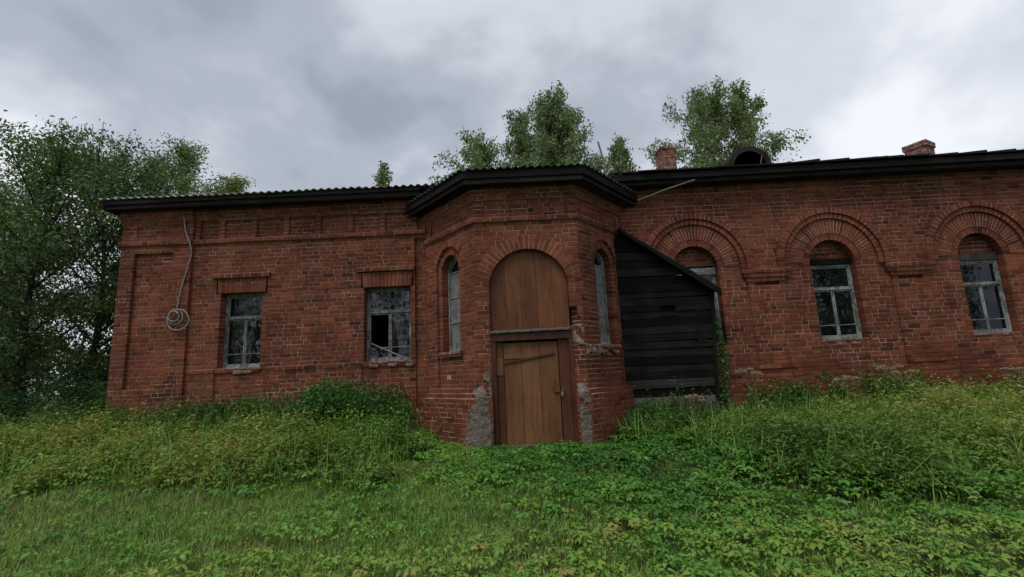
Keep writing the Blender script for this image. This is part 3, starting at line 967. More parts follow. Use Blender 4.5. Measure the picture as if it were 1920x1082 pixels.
# the leaf
dl, dr_, db, dt = DC - DR + .20, DC + DR - .245, .30, 1.955
mb = MB(); fbox(mb, F, dl + .02, dr_ - .02, db + .03, dt - .03, -.105, -.08)
leaf = mb.build('door', [M['door_ochre']], BLD)
e = [dl, dl + (dr_ - dl) * .325, dl + (dr_ - dl) * .66, dr_]
for i in range(3):
    mb = MB(); fbox(mb, F, e[i] + .0025, e[i + 1] - .0025, db + .02 * i * .2, dt, -.078, -.046 + random.uniform(-.003, .003), random.random(), 0, .002, .004)
    mb.build('plank', [M['door_ochre']], leaf)
mb = MB(); fbox(mb, F, dl + .01, dr_ + .012, db - .028, db - .002, -.09, -.022, .6, 0, .003, .004); mb.build('bottom_batten', [M['door_ochre']], leaf)
mb = MB(); fbox(mb, F, dl + .005, dl + .50, 1.685, 1.745, -.046, -.030, .7, 0, .002, .003); mb.build('batten', [M['door_ochre']], leaf)
def slanted(name, a, b, za, zb, h, w0, w1, mat, parent):
    mb = MB(); fprism(mb, F, [(a, za), (b, zb), (b, zb + h), (a, za + h)], w0, w1, .35); return mb.build(name, [mat], parent)
slanted('strap_hinge', dl - .01, dr_ - .06, 1.60, 1.735, .028, -.045, -.024, M['iron'], leaf)
mb = MB(); fbox(mb, F, dl - .135, dl - .012, 1.42, 1.70, -.039, -.026, .5, 0, .002, .003)
hp = mb.build('hinge_plate', [M['door_ochre']], leaf)
mb = MB()
for (a, z) in ((dl - .11, 1.45), (dl - .04, 1.45), (dl - .11, 1.66), (dl - .075, 1.56)):
    tube(mb, [F.p(a, z, -.028), F.p(a, z, -.019)], .008, 6)
mb.build('bolt', [M['iron']], hp)
mb = MB()
tube(mb, [F.p(dr_ - .115, 1.18, -.047), F.p(dr_ - .112, 1.175, -.005), F.p(dr_ - .085, 1.26, .002), F.p(dr_ - .070, 1.315, -.005), F.p(dr_ - .068, 1.32, -.047)], .009, 6)
mb.build('handle', [M['iron']], leaf)
mb = MB()
fbox(mb, F, dr_ - .10, dr_ + .085, 1.095, 1.12, -.044, -.028, .5, 0, 0, .003)
hasp = mb.build('hasp', [M['iron']], leaf)
mb = MB(); fbox(mb, F, dr_ + .005, dr_ + .055, 1.035, 1.095, -.026, .002, .5, 0, 0, .008)
pad = mb.build('padlock', [M['steel']], leaf)
mb = MB()
tube(mb, [F.p(dr_ + .017, 1.095, -.012)] + [F.p(dr_ + .03 - .013 * math.cos(a), 1.115 + .014 * math.sin(a), -.012) for a in np.linspace(0, math.pi, 7)] + [F.p(dr_ + .043, 1.095, -.012)], .004, 5)
mb.build('shackle', [M['steel']], leaf)
mb = MB(); obox(mb, (0.25, -1.30, 0.24), (0.66, 0, 0), (0, 0.14, 0), (0, 0, 0.05)); mb.build('threshold', [M['grey_wood']], BLD)

# --- cement and rubble patches round the door
def rough_slab(F, inside, u0, u1, z0, z1, w_of, name, mat, parent, step=.022, seed=0, back=-.06):
    """a lumpy coat of render: a grid over the face kept where inside() says so, its rim turned back into the wall"""
    nu = int((u1 - u0) / step) + 1; nz = int((z1 - z0) / step) + 1
    us = np.linspace(u0, u1, nu); zs = np.linspace(z0, z1, nz)
    keep = np.zeros((nz, nu), bool)
    for j in range(nz):
        for i in range(nu):
            keep[j, i] = inside(us[i], zs[j])
    mb = MB(); vid = {}
    def V(j, i):
        if (j, i) not in vid:
            rim = not all(0 <= jj < nz and 0 <= ii < nu and keep[jj, ii] for jj in (j - 1, j, j + 1) for ii in (i - 1, i, i + 1))
            n = float(fbm(np.array(us[i] * 7 + seed), np.array(zs[j] * 11), seed)) - .5
            n2 = float(vnoise(np.array(us[i] * 30), np.array(zs[j] * 30), seed + 3)) - .5
            w = w_of(us[i], zs[j]) + .028 * n + .012 * n2
            if rim: w = w_of(us[i], zs[j]) - .02
            vid[(j, i)] = len(mb.v)
            mb.v.append(F.p(us[i] + random.uniform(-.006, .006), zs[j] + random.uniform(-.006, .006), w))
        return vid[(j, i)]
    for j in range(nz - 1):
        for i in range(nu - 1):
            if keep[j, i] and keep[j, i + 1] and keep[j + 1, i] and keep[j + 1, i + 1]:
                mb.f.append((V(j, i), V(j, i + 1), V(j + 1, i + 1), V(j + 1, i))); mb.t.append(.5); mb.m.append(0)
    return mb.build(name, [mat], parent, smooth=False)
def n1(a, s): return float(fbm(np.array(a), np.array(s * 3.3), s))
LE = DC - DR                                            # left edge of the doorway
def in_left(u, z):
    t = max(0.0, min(1.0, (1.50 - z) / 1.25))
    lo = LE - .14 - .42 * t ** .9 + .20 * (n1(z * 6, 2) - .5)
    if n1(u * 11 + z * 3, 33) + .8 * n1(z * 10 + u * 4, 34) < .58 + .30 * max(0, z - .9): return False
    return lo + .12 * (n1(z * 17, 21) - .5) < u < LE - .004 and z < 1.50 + .25 * (n1(u * 8, 4) - .5)
def w_left(u, z):
    t = max(0.0, min(1.0, (1.24 - z) / .14)); t2 = max(0.0, min(1.0, (.75 - z) / .5))
    return .014 + .098 * t + .02 * t2 - max(0, -.05 - u) * 0.8
cl = rough_slab(FBF, in_left, LE - .62, LE - .003, .05, 1.56, w_left, 'cement_patch', M['cement'], BLD, seed=5)
RE = DC + DR + .012
def in_right(u, z):
    hi = RE + .10 + .22 * max(0, min(1, (1.25 - z) / 1.0)) + .12 * (n1(z * 5, 6) - .5)
    if n1(u * 11 + z * 3, 43) + .8 * n1(z * 10 + u * 4, 44) < .60: return False
    return RE < u < hi + .06 + .10 * (n1(z * 17, 23) - .5) and z < 1.26 + .22 * (n1(u * 8, 7) - .5)
def w_right(u, z):
    t = max(0.0, min(1.0, (1.24 - z) / .14))
    return .014 + .098 * t - max(0, u - FBF.L) * 0.95
rough_slab(FBF, in_right, RE, RE + .5, .05, 1.35, w_right, 'cement_patch', M['cement'], BLD, seed=9)
def in_rub(u, z):
    return z < 2.22 and z > 1.86 + .14 * (n1(u * 7, 8) - .5) + max(0, u - RE - .2) * .3 and u < FBF.L + .02 and n1(u * 9 + z * 8, 12) > .30
rough_slab(FBF, in_rub, RE + .004, FBF.L + .04, 1.7, 2.24, lambda u, z: .016, 'rubble_patch', M['rubble'], BLD, seed=14)
def in_rub2(u, z):
    return abs(z - 1.80) < .08 + .10 * (n1(u * 6, 15) - .3) and n1(u * 9 + z * 8, 17) > .34
rough_slab(FBR, in_rub2, .02, 1.2, 1.65, 2.0, lambda u, z: .018, 'rubble_patch', M['rubble'], BLD, seed=18)

# --- eaves and roofs
def board(mb, p, q, h, t, n, tone=.5, jit=.0):
    """vertical board from p to q: height h downward from p/q z, thickness t along outward n"""
    p = np.array(p, float); q = np.array(q, float); n = np.array(n, float)
    c = (p + q) / 2 - np.array([0, 0, h / 2])
    obox(mb, c, (q - p) / 2, n * t / 2, (0, 0, h / 2), tone)
O = 0.31
# left wing
mb = MB()
board(mb, (-8.10, -O, 5.20), (-1.75, -O, 5.215), .078, .03, (0, -1, 0), .7)
board(mb, (-8.08, -O + .035, 5.13), (-1.75, -O + .035, 5.14), .095, .03, (0, -1, 0), .3)
board(mb, (-8.085, -O, 5.20), (-8.085, 8.3, 5.20), .165, .03, (-1, 0, 0), .4)
mb.build('fascia', [M['eave_wood']], BLD)
for i in range(3):
    mb = MB()
    y0, y1 = -O + .022 + i * .098, -O + .022 + (i + 1) * .098 - .006
    obox(mb, (-4.93, (y0 + y1) / 2, 5.048 + .004 * i), (3.14, 0, 0), (0, (y1 - y0) / 2, 0), (0, 0, .011), random.random())
    mb.build('soffit_board', [M['eave_wood']], BLD)
mb = MB(); obox(mb, (-7.94, 4.0, 5.05), (.13, 0, 0), (0, 4.0, 0), (0, 0, .011)); mb.build('soffit_board', [M['eave_wood']], BLD)

def corrugated(a, b, c, d, amp, wl, name, mat, parent, th=.008):
    """sheet with eave a->b and upper edge d->c (same direction), waves across"""
    a, b, c, d = [np.array(q, float) for q in (a, b, c, d)]
    L = np.linalg.norm(b - a); n = max(8, int(L / wl * 8))
    nrm = np.cross(b - a, d - a); nrm /= np.linalg.norm(nrm)
    if nrm[2] < 0: nrm = -nrm
    mb = MB(); vs = []
    for i in range(n + 1):
        t = i / n
        h = amp * math.cos(2 * math.pi * t * L / wl)
        lo = a + (b - a) * t; hi = d + (c - d) * t
        vs += [tuple(lo + nrm * h), tuple(hi + nrm * h), tuple(lo + nrm * (h - th)), tuple(hi + nrm * (h - th))]
    fs = []
    for i in range(n):
        k = 4 * i
        fs += [(k, k + 4, k + 5, k + 1), (k + 2, k + 3, k + 7, k + 6), (k, k + 2, k + 6, k + 4), (k + 1, k + 5, k + 7, k + 3)]
    fs += [(0, 1, 3, 2), (4 * n, 4 * n + 2, 4 * n + 3, 4 * n + 1)]
    mb.add(vs, fs)
    return mb.build(name, [mat], parent, smooth=True)
SL = math.tan(math.radians(15))
mb = MB()
for y0, z0, y1, z1 in ((-O + .03, 5.165, 3.95, 5.165 + 4.23 * SL), (8.5, 5.165, 3.97, 5.165 + 4.23 * SL)):
    mb.add([(-8.06, y0, z0), (2.1, y0, z0), (2.1, y1, z1), (-8.06, y1, z1), (-8.06, y0, z0 + .025), (2.1, y0, z0 + .025), (2.1, y1, z1 + .025), (-8.06, y1, z1 + .025)],
           [(3, 2, 1, 0), (4, 5, 6, 7), (0, 1, 5, 4), (1, 2, 6, 5), (2, 3, 7, 6), (3, 0, 4, 7)])
mb.add([(-7.8, 0.0, 5.13), (-7.8, 8.2, 5.13), (-7.8, 3.95, 6.2), (-7.7, 0, 5.13), (-7.7, 8.2, 5.13), (-7.7, 3.95, 6.2)], [(0, 2, 1), (3, 4, 5), (0, 1, 4, 3), (1, 2, 5, 4), (2, 0, 3, 5)])
roofl = mb.build('roof', [M['eave_wood']], BLD)
x = -8.16
while x < 1.9:
    x2 = x + 1.04
    zj = random.uniform(-.014, .010)
    ye = -O - .07 + random.uniform(-.012, .012)
    corrugated((x, ye, 5.228 + zj), (x2 + .05, ye, 5.232 + zj), (x2 + .05, 3.96, 5.228 + 4.3 * SL), (x, 3.96, 5.228 + 4.3 * SL), .019, .150, 'roof_sheet', M['sheet'], roofl)
    x = x2
# right wing: boarding, and heavy lapped boards over it
def zr(x): return 5.235 + (x - 3.0) * 0.0105
OR = 0.36
mb = MB()
board(mb, (2.0, -OR, zr(2.0) - .01), (13.5, -OR, zr(13.5) - .01), .115, .04, (0, -1, 0), .4)
mb.build('fascia', [M['roof_felt']], BLD)
mb = MB()
board(mb, (2.0, -OR + .07, zr(2.0) - .10), (13.5, -OR + .07, zr(13.5) - .10), .11, .05, (0, -1, 0), .4)
mb.build('fascia', [M['eave_wood']], BLD)
mb = MB(); obox(mb, (7.7, -.14, 5.075), (5.7, 0, .045), (0, .16, 0), (0, 0, .012)); mb.build('soffit_board', [M['eave_wood']], BLD)
mb = MB()
for y0, y1 in ((-OR, 3.95), (8.5, 3.97)):
    zs_ = [zr(2.1) - .02, zr(13.5) - .02]; up = 4.3 * SL
    mb.add([(2.1, y0, zs_[0]), (13.5, y0, zs_[1]), (13.5, y1, zs_[1] + up), (2.1, y1, zs_[0] + up), (2.1, y0, zs_[0] + .03), (13.5, y0, zs_[1] + .03), (13.5, y1, zs_[1] + up + .03), (2.1, y1, zs_[0] + up + .03)],
           [(3, 2, 1, 0), (4, 5, 6, 7), (0, 1, 5, 4), (1, 2, 6, 5), (2, 3, 7, 6), (3, 0, 4, 7)])
roofr = mb.build('roof', [M['eave_wood']], BLD)
x = 2.05; i = 0
while x < 13.3:
    w_ = random.uniform(.47, .60)
    ye = -OR - .05 - random.uniform(0, .05)
    za, zb = zr(x) + .022, zr(x + w_) + .022 + (random.uniform(.016, .045) if x > 5.6 else random.uniform(0, .008))
    y1 = 3.9
    vs = [(x, ye, za), (x + w_ + .02, ye, zb), (x + w_ + .02, y1, zb + 4.3 * SL), (x, y1, za + 4.3 * SL)]
    vs = [(x, ye, za), (x + w_ + .02, ye, za), (x + w_ + .02, y1, za + 4.3 * SL), (x, y1, za + 4.3 * SL)] + [(p[0], p[1], p[2] + .022) for p in vs]
    mb = MB(); mb.add(vs, [(3, 2, 1, 0), (4, 5, 6, 7), (0, 1, 5, 4), (1, 2, 6, 5), (2, 3, 7, 6), (3, 0, 4, 7)], random.random())
    mb.build('roof_board', [M['roof_felt']], roofr)
    x += w_; i += 1
mb = MB(); obox(mb, (7.45, -OR - .02, zr(7.45) + .075), (.16, .02, .018), (0, .03, .01), (0, 0, .008)); mb.build('loose_slat', [M['roof_felt']], roofr)
# bay roof
def offs(o):
    """corner points of the bay outline pushed out by o"""
    import itertools
    fs = [FBL, FBF, FBR]
    def inter(A, B):
        a0 = A.o[:2] + A.N[:2] * o; b0 = B.o[:2] + B.N[:2] * o
        m = np.array([[A.U[0], -B.U[0]], [A.U[1], -B.U[1]]]); s = np.linalg.solve(m, b0 - a0)
        return a0 + A.U[:2] * s[0]
    p1, p2 = inter(FBL, FBF), inter(FBF, FBR)
    a = FBL.o[:2] + FBL.N[:2] * o; p0 = a + FBL.U[:2] * ((0.05 - a[1]) / FBL.U[1])
    a = FBR.o[:2] + FBR.N[:2] * o; p3 = a + FBR.U[:2] * ((0.05 - a[1]) / FBR.U[1])
    return [p0, p1, p2, p3]
mb = MB()
E = offs(.30); E2 = offs(.20); I = offs(.03); EB = offs(.245)
ZB = 4.905
for i in range(3):
    n = (FBL, FBF, FBR)[i].N
    for P_, zt_, h_, t_ in ((E, ZB, .13, .035), (EB, ZB - .09, .12, .05)):
        a, b = P_[i], P_[i + 1]
        d = (b - a) / np.linalg.norm(b - a)
        ex = t_ / 2 * K_BAY
        a2 = a - (d * 0 if i == 0 else d * (-ex)); b2 = b + (d * 0 if i == 2 else d * (-ex))
        q = [a2 - n[:2] * t_ / 2 , b2 - n[:2] * t_ / 2, b2 + n[:2] * t_ / 2, a2 + n[:2] * t_ / 2]
        if i > 0: q[3] = q[3] - d * ex * 2; 
        if i < 2: q[2] = q[2] + d * ex * 2
        if i > 0: q[0] = q[0]
        vs = [(p[0], p[1], zt_ - h_ - .0007 * i) for p in q] + [(p[0], p[1], zt_ - .0007 * i) for p in q]
        mb.add(vs, [(3, 2, 1, 0), (4, 5, 6, 7), (0, 1, 5, 4), (1, 2, 6, 5), (2, 3, 7, 6), (3, 0, 4, 7)], random.random())
mb.build('bay_fascia', [M['eave_wood']], BLD)
for i in range(3):
    mb = MB()
    a, b, c, d = EB[i], EB[i + 1], I[i + 1], I[i]
    vs = [(p[0], p[1], 4.695 + .001 * i) for p in (a, b, c, d)] + [(p[0], p[1], 4.71 + .001 * i) for p in (a, b, c, d)]
    mb.add(vs, [(3, 2, 1, 0), (4, 5, 6, 7), (0, 1, 5, 4), (1, 2, 6, 5), (2, 3, 7, 6), (3, 0, 4, 7)], random.random())
    mb.build('bay_soffit', [M['eave_wood']], BLD)
AP = np.array([0.28, 1.3, 5.62])
mb = MB()
pts = [(p[0], p[1], ZB - .004) for p in E]
mb.add(pts + [tuple(AP - np.array([0, 0, .03]))], [(0, 1, 4), (1, 2, 4), (2, 3, 4), (3, 2, 1, 0)])
roofb = mb.build('bay_roof', [M['eave_wood']], BLD)
EE = offs(.36)
for i in range(3):
    a = np.array([*EE[i], ZB + .022]); b = np.array([*EE[i + 1], ZB + .022])
    top = AP + np.array([0, 0, .04])
    corrugated(a, b, b + (top - b) * .96, a + (top - a) * .96, .018, .135, 'roof_sheet', M['sheet_mossy'], roofb)
mb = MB(); obox(mb, (-.66, -1.30, 5.03), (.13, .02, .01), (0, .05, .01), (0, 0, .028)); mb.build('loose_board', [M['grey_wood']], roofb)

# --- chimneys
def chimney(cx, cy, z0, z1, w, rot, cap_h, seed):
    rs = random.Random(seed)
    core = MB()
    ca, sa_ = math.cos(rot), math.sin(rot)
    ax = np.array([ca, sa_, 0]); ay = np.array([-sa_, ca, 0])
    obox(core, (cx, cy, (z0 + z1) / 2), ax * (w / 2 - .008), ay * (w / 2 - .008), (0, 0, (z1 - z0) / 2))
    ch = core.build('chimney', [M['mortar']], BLD)
    nc = int((z1 - z0) / .078)
    for k in range(nc):
        zb = z0 + k * (z1 - z0) / nc
        grow = .03 if k >= nc - cap_h else 0
        hw = w / 2 + grow
        for side, (U_, N_) in enumerate(((ax, -ay), (ay, ax), (-ay, -ax))):
            cuts = [-hw, -hw + (.13 if (k + side) % 2 else .25), hw] if w < .5 else [-hw, -hw + (.13 if (k + side) % 2 else .25), -hw + (.39 if (k + side) % 2 else .51), hw]
            for a, b in zip(cuts[:-1], cuts[1:]):
                if b - a < .03: continue
                mbk = MB()
                c = np.array([cx, cy, zb + .039]) + U_ * ((a + b) / 2) + N_ * (hw - .05)
                obox(mbk, c, U_ * ((b - a) / 2 - .005), N_ * (.05 + rs.uniform(-.004, .004)), (0, 0, .0335), min(.95, rs.gauss(.62, .18)))
                mbk.build('brick', [M['brick_pale']], ch)
    return ch
M['brick_pale'] = mat_simple('lime_streaked_chimney_brick', (0.15, 0.050, 0.032), (0.36, 0.24, 0.19), 9, .95, 0, .6, 6, .42, .62)
chimney(4.42, 3.1, 6.0, 7.36, .41, .10, 1, 1)
chimney(11.42, 3.1, 6.1, 7.16, .50, .50, 2, 2)
# --- half-round roof vent
mb = MB()
c0 = np.array([5.45, .75, 5.78])
def halfring(mb, r0, r1, y0, y1, squash=.92):
    n = 16; vs = []
    for i in range(n + 1):
        a = math.pi * i / n
        for r, y in ((r0, y0), (r1, y0), (r1, y1), (r0, y1)):
            vs.append((c0[0] + r * math.cos(a), y, c0[2] + r * squash * math.sin(a)))
    fs = []
    for i in range(n):
        for k in range(4):
            l = (k + 1) % 4
            fs.append((4 * i + k, 4 * i + l, 4 * i + 4 + l, 4 * i + 4 + k))
    fs += [(0, 1, 2, 3), (4 * n + 3, 4 * n + 2, 4 * n + 1, 4 * n)]
    mb.add(vs, fs)
halfring(mb, .40, .47, .75, 2.6)
dorm = mb.build('roof_vent', [M['roof_felt']], BLD)
mb = MB(); halfring(mb, .36, .485, .72, .748); mb.build('vent_rim', [M['eave_wood']], dorm)
mb = MB()
n = 14
vs = [(c0[0] + .40 * math.cos(math.pi * i / n), 1.25, c0[2] + .37 * math.sin(math.pi * i / n)) for i in range(n + 1)]
vs += [(v[0], 1.28, v[2]) for v in vs]
mb.add(vs, [tuple(range(n + 1)), tuple(range(2 * n + 1, n, -1))] + [(i, i + 1, n + 2 + i, n + 1 + i) for i in range(n)])
mb.build('vent_back', [M['void']], dorm)
mb = MB(); tube(mb, [(c0[0] + .20, .70, 5.72), (c0[0] + .27, .70, 5.98)], .010, 5); mb.build('broken_slat', [M['grey_pole']], dorm)

# ---------------------------------------------------------------- lean-to shed
SH = thing('lean_to_shed', 'blackened plank lean-to with a sloping roof in the corner right of the bay', 'shed', (3.0, -.15, .3))
YS = -0.27
FS = Face((2.0, YS), (4.2, YS))
def roof_line(x): return 4.02 - (x - 2.22) * 0.695
def right_edge(z): return 3.67 + (z - .8) * .075
rs = random.Random(5)
z = 0.74; k = 0
while z < 3.95:
    h = rs.uniform(.125, .165)
    z2 = z + h
    uL = 2.04 - 2.0
    xr0 = right_edge(z)
    poly = []
    x_at = lambda zz: min(right_edge(zz), 2.22 + (4.02 - zz - .03) / .695)
    xa, xb = x_at(z), x_at(z2)
    if xb - 2.04 < .06: break
    tl = rs.uniform(-.014, .014)
    w1 = rs.uniform(-.012, .010)
    parts = [(2.04, xa, xb)]
    hole = 2.42 < (z + z2) / 2 < 2.58
    if hole: parts = [(2.04, 2.83, 2.83), (3.10, xa, xb)]
    for pa, pb, pc in parts:
        mb = MB()
        fprism(mb, FS, [(pa - 2, z + .005), (pb - 2, z + .008 + tl), (pc - 2, z2 - .003 + tl), (pa - 2, z2 - .003)], w1 - .028, w1, rs.random())
        mat = M['black_wood'] if z > 1.42 else (M['grey_wood'] if k in (0, 2) else M['black_wood'])
        mb.build('plank', [mat], SH)
    z = z2; k += 1
mb = MB(); fbox(mb, FS, 2.78 - 2, 3.15 - 2, 2.36, 2.64, -.10, -.06); mb.build('hole_backing', [M['void']], SH)
for zz in (2.40, 2.585):
    mb = MB(); fbox(mb, FS, .80, 1.13, zz, zz + .028, .012, .026, rs.random(), 0, .003, .003); mb.build('hole_batten', [M['black_wood']], SH)
mb = MB()
tube(mb, [(right_edge(.35) + .02, YS - .005, .35), (right_edge(2.85) + .02, YS - .005, 2.85)], .042, 4)
mb.build('corner_post', [M['black_wood']], SH)
mb = MB()
vs = []
for xx, zt in ((right_edge(.4), .4), (right_edge(2.75), 2.78)):
    vs += [(xx, YS + .03, zt), (xx, -.02, zt), (xx - .03, -.02, zt), (xx - .03, YS + .03, zt)]
mb.add(vs, [(0, 1, 5, 4), (2, 3, 7, 6), (0, 4, 7, 3), (1, 2, 6, 5), (4, 5, 6, 7), (3, 2, 1, 0)])
mb.build('side_wall', [M['black_wood']], SH)
for i, (y0, y1) in enumerate(((-.40, -.28), (-.275, -.15), (-.145, .04))):
    mb = MB()
    xa, xb = 2.12, 3.97 + .03 * (i == 1)
    za, zb = roof_line(xa) + .03, roof_line(xb) + .03
    t_ = .028
    vs = [(xa, y0, za), (xb, y0, zb), (xb, y1, zb), (xa, y1, za)]
    vs += [(p[0], p[1], p[2] + t_) for p in vs]
    mb.add(vs, [(3, 2, 1, 0), (4, 5, 6, 7), (0, 1, 5, 4), (1, 2, 6, 5), (2, 3, 7, 6), (3, 0, 4, 7)], rs.random())
    mb.build('roof_board', [M['roof_felt']], SH)
mb = MB()
xa, xb = 2.16, 3.96
mb.add([(xa, -.412, roof_line(xa) - .02), (xb, -.412, roof_line(xb) - .10), (xb, -.412, roof_line(xb) + .025), (xa, -.412, roof_line(xa) + .025),
        (xa, -.388, roof_line(xa) - .02), (xb, -.388, roof_line(xb) - .10), (xb, -.388, roof_line(xb) + .025), (xa, -.388, roof_line(xa) + .025)],
       [(0, 1, 2, 3), (7, 6, 5, 4), (0, 4, 5, 1), (1, 5, 6, 2), (2, 6, 7, 3), (3, 7, 4, 0)])
mb.build('barge_board', [M['black_wood']], SH)
mb = MB()
for i in range(3):
    fbox(mb, FS, .14 + i * .52, .14 + i * .52 + .5, .62, .735, -.10, .045, rs.random(), 0, .01, .012)
mb.build('bottom_log', [M['grey_wood']], SH)
for i in range(5):
    mb = MB(); fbox(mb, FS, .08 + i * .34, .08 + i * .34 + .31, .30, .60, -.2, .02 + rs.uniform(-.03, .05), rs.random(), 0, .03, .03)
    mb.build('foundation_stone', [M['cement']], SH)

# ---------------------------------------------------------------- small things on the building
mb = MB()
pts = [(-6.60, -.10, 5.03), (-6.61, -.085, 4.97), (-6.55, -.09, 4.62), (-6.42, -.10, 4.28), (-6.40, -.08, 4.10), (-6.45, -.075, 3.85), (-6.56, -.085, 3.35), (-6.60, -.085, 3.02), (-6.60, -.09, 2.98)]
def smooth_path(p, n=6):
    p = [np.array(q, float) for q in p]; out = []
    for i in range(len(p) - 1):
        a, b, c, d = p[max(i - 1, 0)], p[i], p[i + 1], p[min(i + 2, len(p) - 1)]
        for k in range(n):
            t = k / n
            out.append(.5 * ((2 * b) + (-a + c) * t + (2 * a - 5 * b + 4 * c - d) * t * t + (-a + 3 * b - 3 * c + d) * t ** 3))
    out.append(p[-1]); return out
coil = []
def loop(cx, cz, r, y, turns, a0, sq=1.0):
    return [(cx + r * (1 + .05 * math.sin(3.1 * t)) * math.cos(a0 - t), y - .0022 * t, cz + r * sq * math.sin(a0 - t)) for t in np.linspace(0, turns * 2 * math.pi, int(turns * 26))]
path = smooth_path(pts) + loop(-6.60, 2.83, .145, -.10, 2.1, math.pi / 2) + loop(-6.53, 2.77, .205, -.125, 1.0, math.pi / 2 + .6) + loop(-6.61, 2.84, .10, -.14, 1.3, math.pi * .7)
tube(mb, path, .0115, 6)
tag(mb.build('cable', [M['cable']], smooth=True), 'pale grey cable hanging from the eave and wound in a coil by the corner pilaster', 'cable')
mb = MB(); tube(mb, [(2.60, -.22, 4.74), (3.16, -.36, 4.90), (3.68, -.47, 5.02)], [.017, .019, .016], 5)
tag(mb.build('wooden_stick', [M['grey_pole']]), 'thin weathered stick jammed slantwise under the dark eave right of the bay', 'stick')
mb = MB(); tube(mb, [(2.63, 2.5, 6.0), (2.60, 2.5, 6.7), (2.46, 2.5, 7.40)], [.035, .03, .024], 6)
tag(mb.build('wooden_pole', [M['grey_pole']]), 'thin leaning pole standing on the roof just right of the bay', 'pole')
mb = MB(); tube(mb, [(-2.85, .20, 2.16), (-2.05, .22, 1.78)], .013, 5)
tag(mb.build('pale_stick', [M['cable']]), 'pale slanting stick behind the glass of the window next to the bay', 'stick')

# ---------------------------------------------------------------- vegetation tools
def tri_mesh(name, verts, faces, tone, mats, parent=None, kind=None, center=True, smooth=False):
    """verts (n,3) and faces (m,k) as arrays, tone per face"""
    me = bpy.data.meshes.new(name)
    k = faces.shape[1]
    me.vertices.add(len(verts)); me.vertices.foreach_set('co', verts.astype(np.float32).ravel())
    me.loops.add(faces.size); me.loops.foreach_set('vertex_index', faces.astype(np.int32).ravel())
    me.polygons.add(len(faces)); me.polygons.foreach_set('loop_start', (np.arange(len(faces)) * k).astype(np.int32))
    a = me.attributes.new('tone', 'FLOAT', 'FACE'); a.data.foreach_set('value', np.clip(tone, 0, 1).astype(np.float32))
    me.update(calc_edges=True)
    if smooth: me.polygons.foreach_set('use_smooth', np.ones(len(faces), bool))
    return link(name, me, parent, mats, center, kind)
def unit(v): return v / (np.linalg.norm(v, axis=-1, keepdims=True) + 1e-9)
def leaf_geo(base, d, nrm, L, W, fold=0.25, four=True):
    """ovate leaves: base points, direction, normal, length, width -> verts, tri faces (4 per leaf, or 2)"""
    n = len(base)
    d = unit(d); s = unit(np.cross(d, nrm)); up = np.cross(s, d)
    L = L[:, None]; W = W[:, None]
    tip = base + d * L - up * L * 0.10
    mid = base + d * L * 0.48
    lf = base + d * L * 0.42 + s * W * 0.5 + up * W * fold
    rt = base + d * L * 0.42 - s * W * 0.5 + up * W * fold
    if four:
        v = np.stack([base, lf, mid, rt, tip], 1).reshape(-1, 3)
        f = np.array([[0, 2, 1], [0, 3, 2], [1, 2, 4], [2, 3, 4]])
        faces = (np.arange(n)[:, None, None] * 5 + f[None]).reshape(-1, 3)
        return v, faces, 4
    v = np.stack([base, lf, tip, rt], 1).reshape(-1, 3)
    f = np.array([[0, 2, 1], [0, 3, 2]])
    faces = (np.arange(n)[:, None, None] * 4 + f[None]).reshape(-1, 3)
    return v, faces, 2
def oval_leaf(base, d, nrm, L, W, fold=0.2):
    """rounder leaf with a bent midrib: 8 points, 8 triangles"""
    n = len(base)
    d = unit(d); s = unit(np.cross(d, nrm)); up = np.cross(s, d)
    L = L[:, None]; W = W[:, None]
    m1 = base + d * L * .30 + up * L * .03; m2 = base + d * L * .68
    tip = base + d * L - up * L * .14
    l1 = base + d * L * .26 + s * W * .48 + up * W * fold; r1 = base + d * L * .26 - s * W * .48 + up * W * fold
    l2 = base + d * L * .64 + s * W * .36 + up * W * fold * .6; r2 = base + d * L * .64 - s * W * .36 + up * W * fold * .6
    v = np.stack([base, l1, l2, tip, r2, r1, m1, m2], 1).reshape(-1, 3)
    f = np.array([[0, 6, 1], [1, 6, 2], [2, 6, 7], [2, 7, 3], [0, 5, 6], [5, 4, 6], [6, 4, 7], [7, 4, 3]])
    return v, (np.arange(n)[:, None, None] * 8 + f[None]).reshape(-1, 3), 8
def rand_unit(n):
    return unit(rng.normal(size=(n, 3)))

LEAF_GROUND = mat_leaf('ground_leaves', [(0.0, (0.020, 0.066, 0.020)), (0.35, (0.062, 0.190, 0.032)), (0.65, (0.150, 0.320, 0.046)), (0.85, (0.260, 0.345, 0.060)), (1.0, (0.33, 0.28, 0.085))], 0.30, 0.42, 0.35)
LEAF_WEED = mat_leaf('weed_leaves', [(0.0, (0.016, 0.044, 0.014)), (0.30, (0.058, 0.140, 0.030)), (0.55, (0.155, 0.245, 0.050)), (0.80, (0.275, 0.320, 0.072)), (1.0, (0.36, 0.31, 0.11))], 0.30, 0.5, 0.25)
LEAF_GRASS = mat_leaf('grass_blades', [(0.0, (0.040, 0.110, 0.022)), (0.45, (0.130, 0.300, 0.046)), (0.8, (0.260, 0.410, 0.080)), (1.0, (0.34, 0.29, 0.14))], 0.30, 0.5, 0.25)
LEAF_TREE = mat_leaf('broad_tree_leaves', [(0.0, (0.028, 0.066, 0.032)), (0.5, (0.105, 0.180, 0.066)), (0.8, (0.205, 0.275, 0.080)), (1.0, (0.27, 0.30, 0.09))], 0.30, 0.5, 0.3)
LEAF_BIRCH = mat_leaf('birch_leaves', [(0.0, (0.068, 0.108, 0.052)), (0.5, (0.19, 0.265, 0.105)), (1.0, (0.34, 0.39, 0.16))], 0.40, 0.45, 0.4)

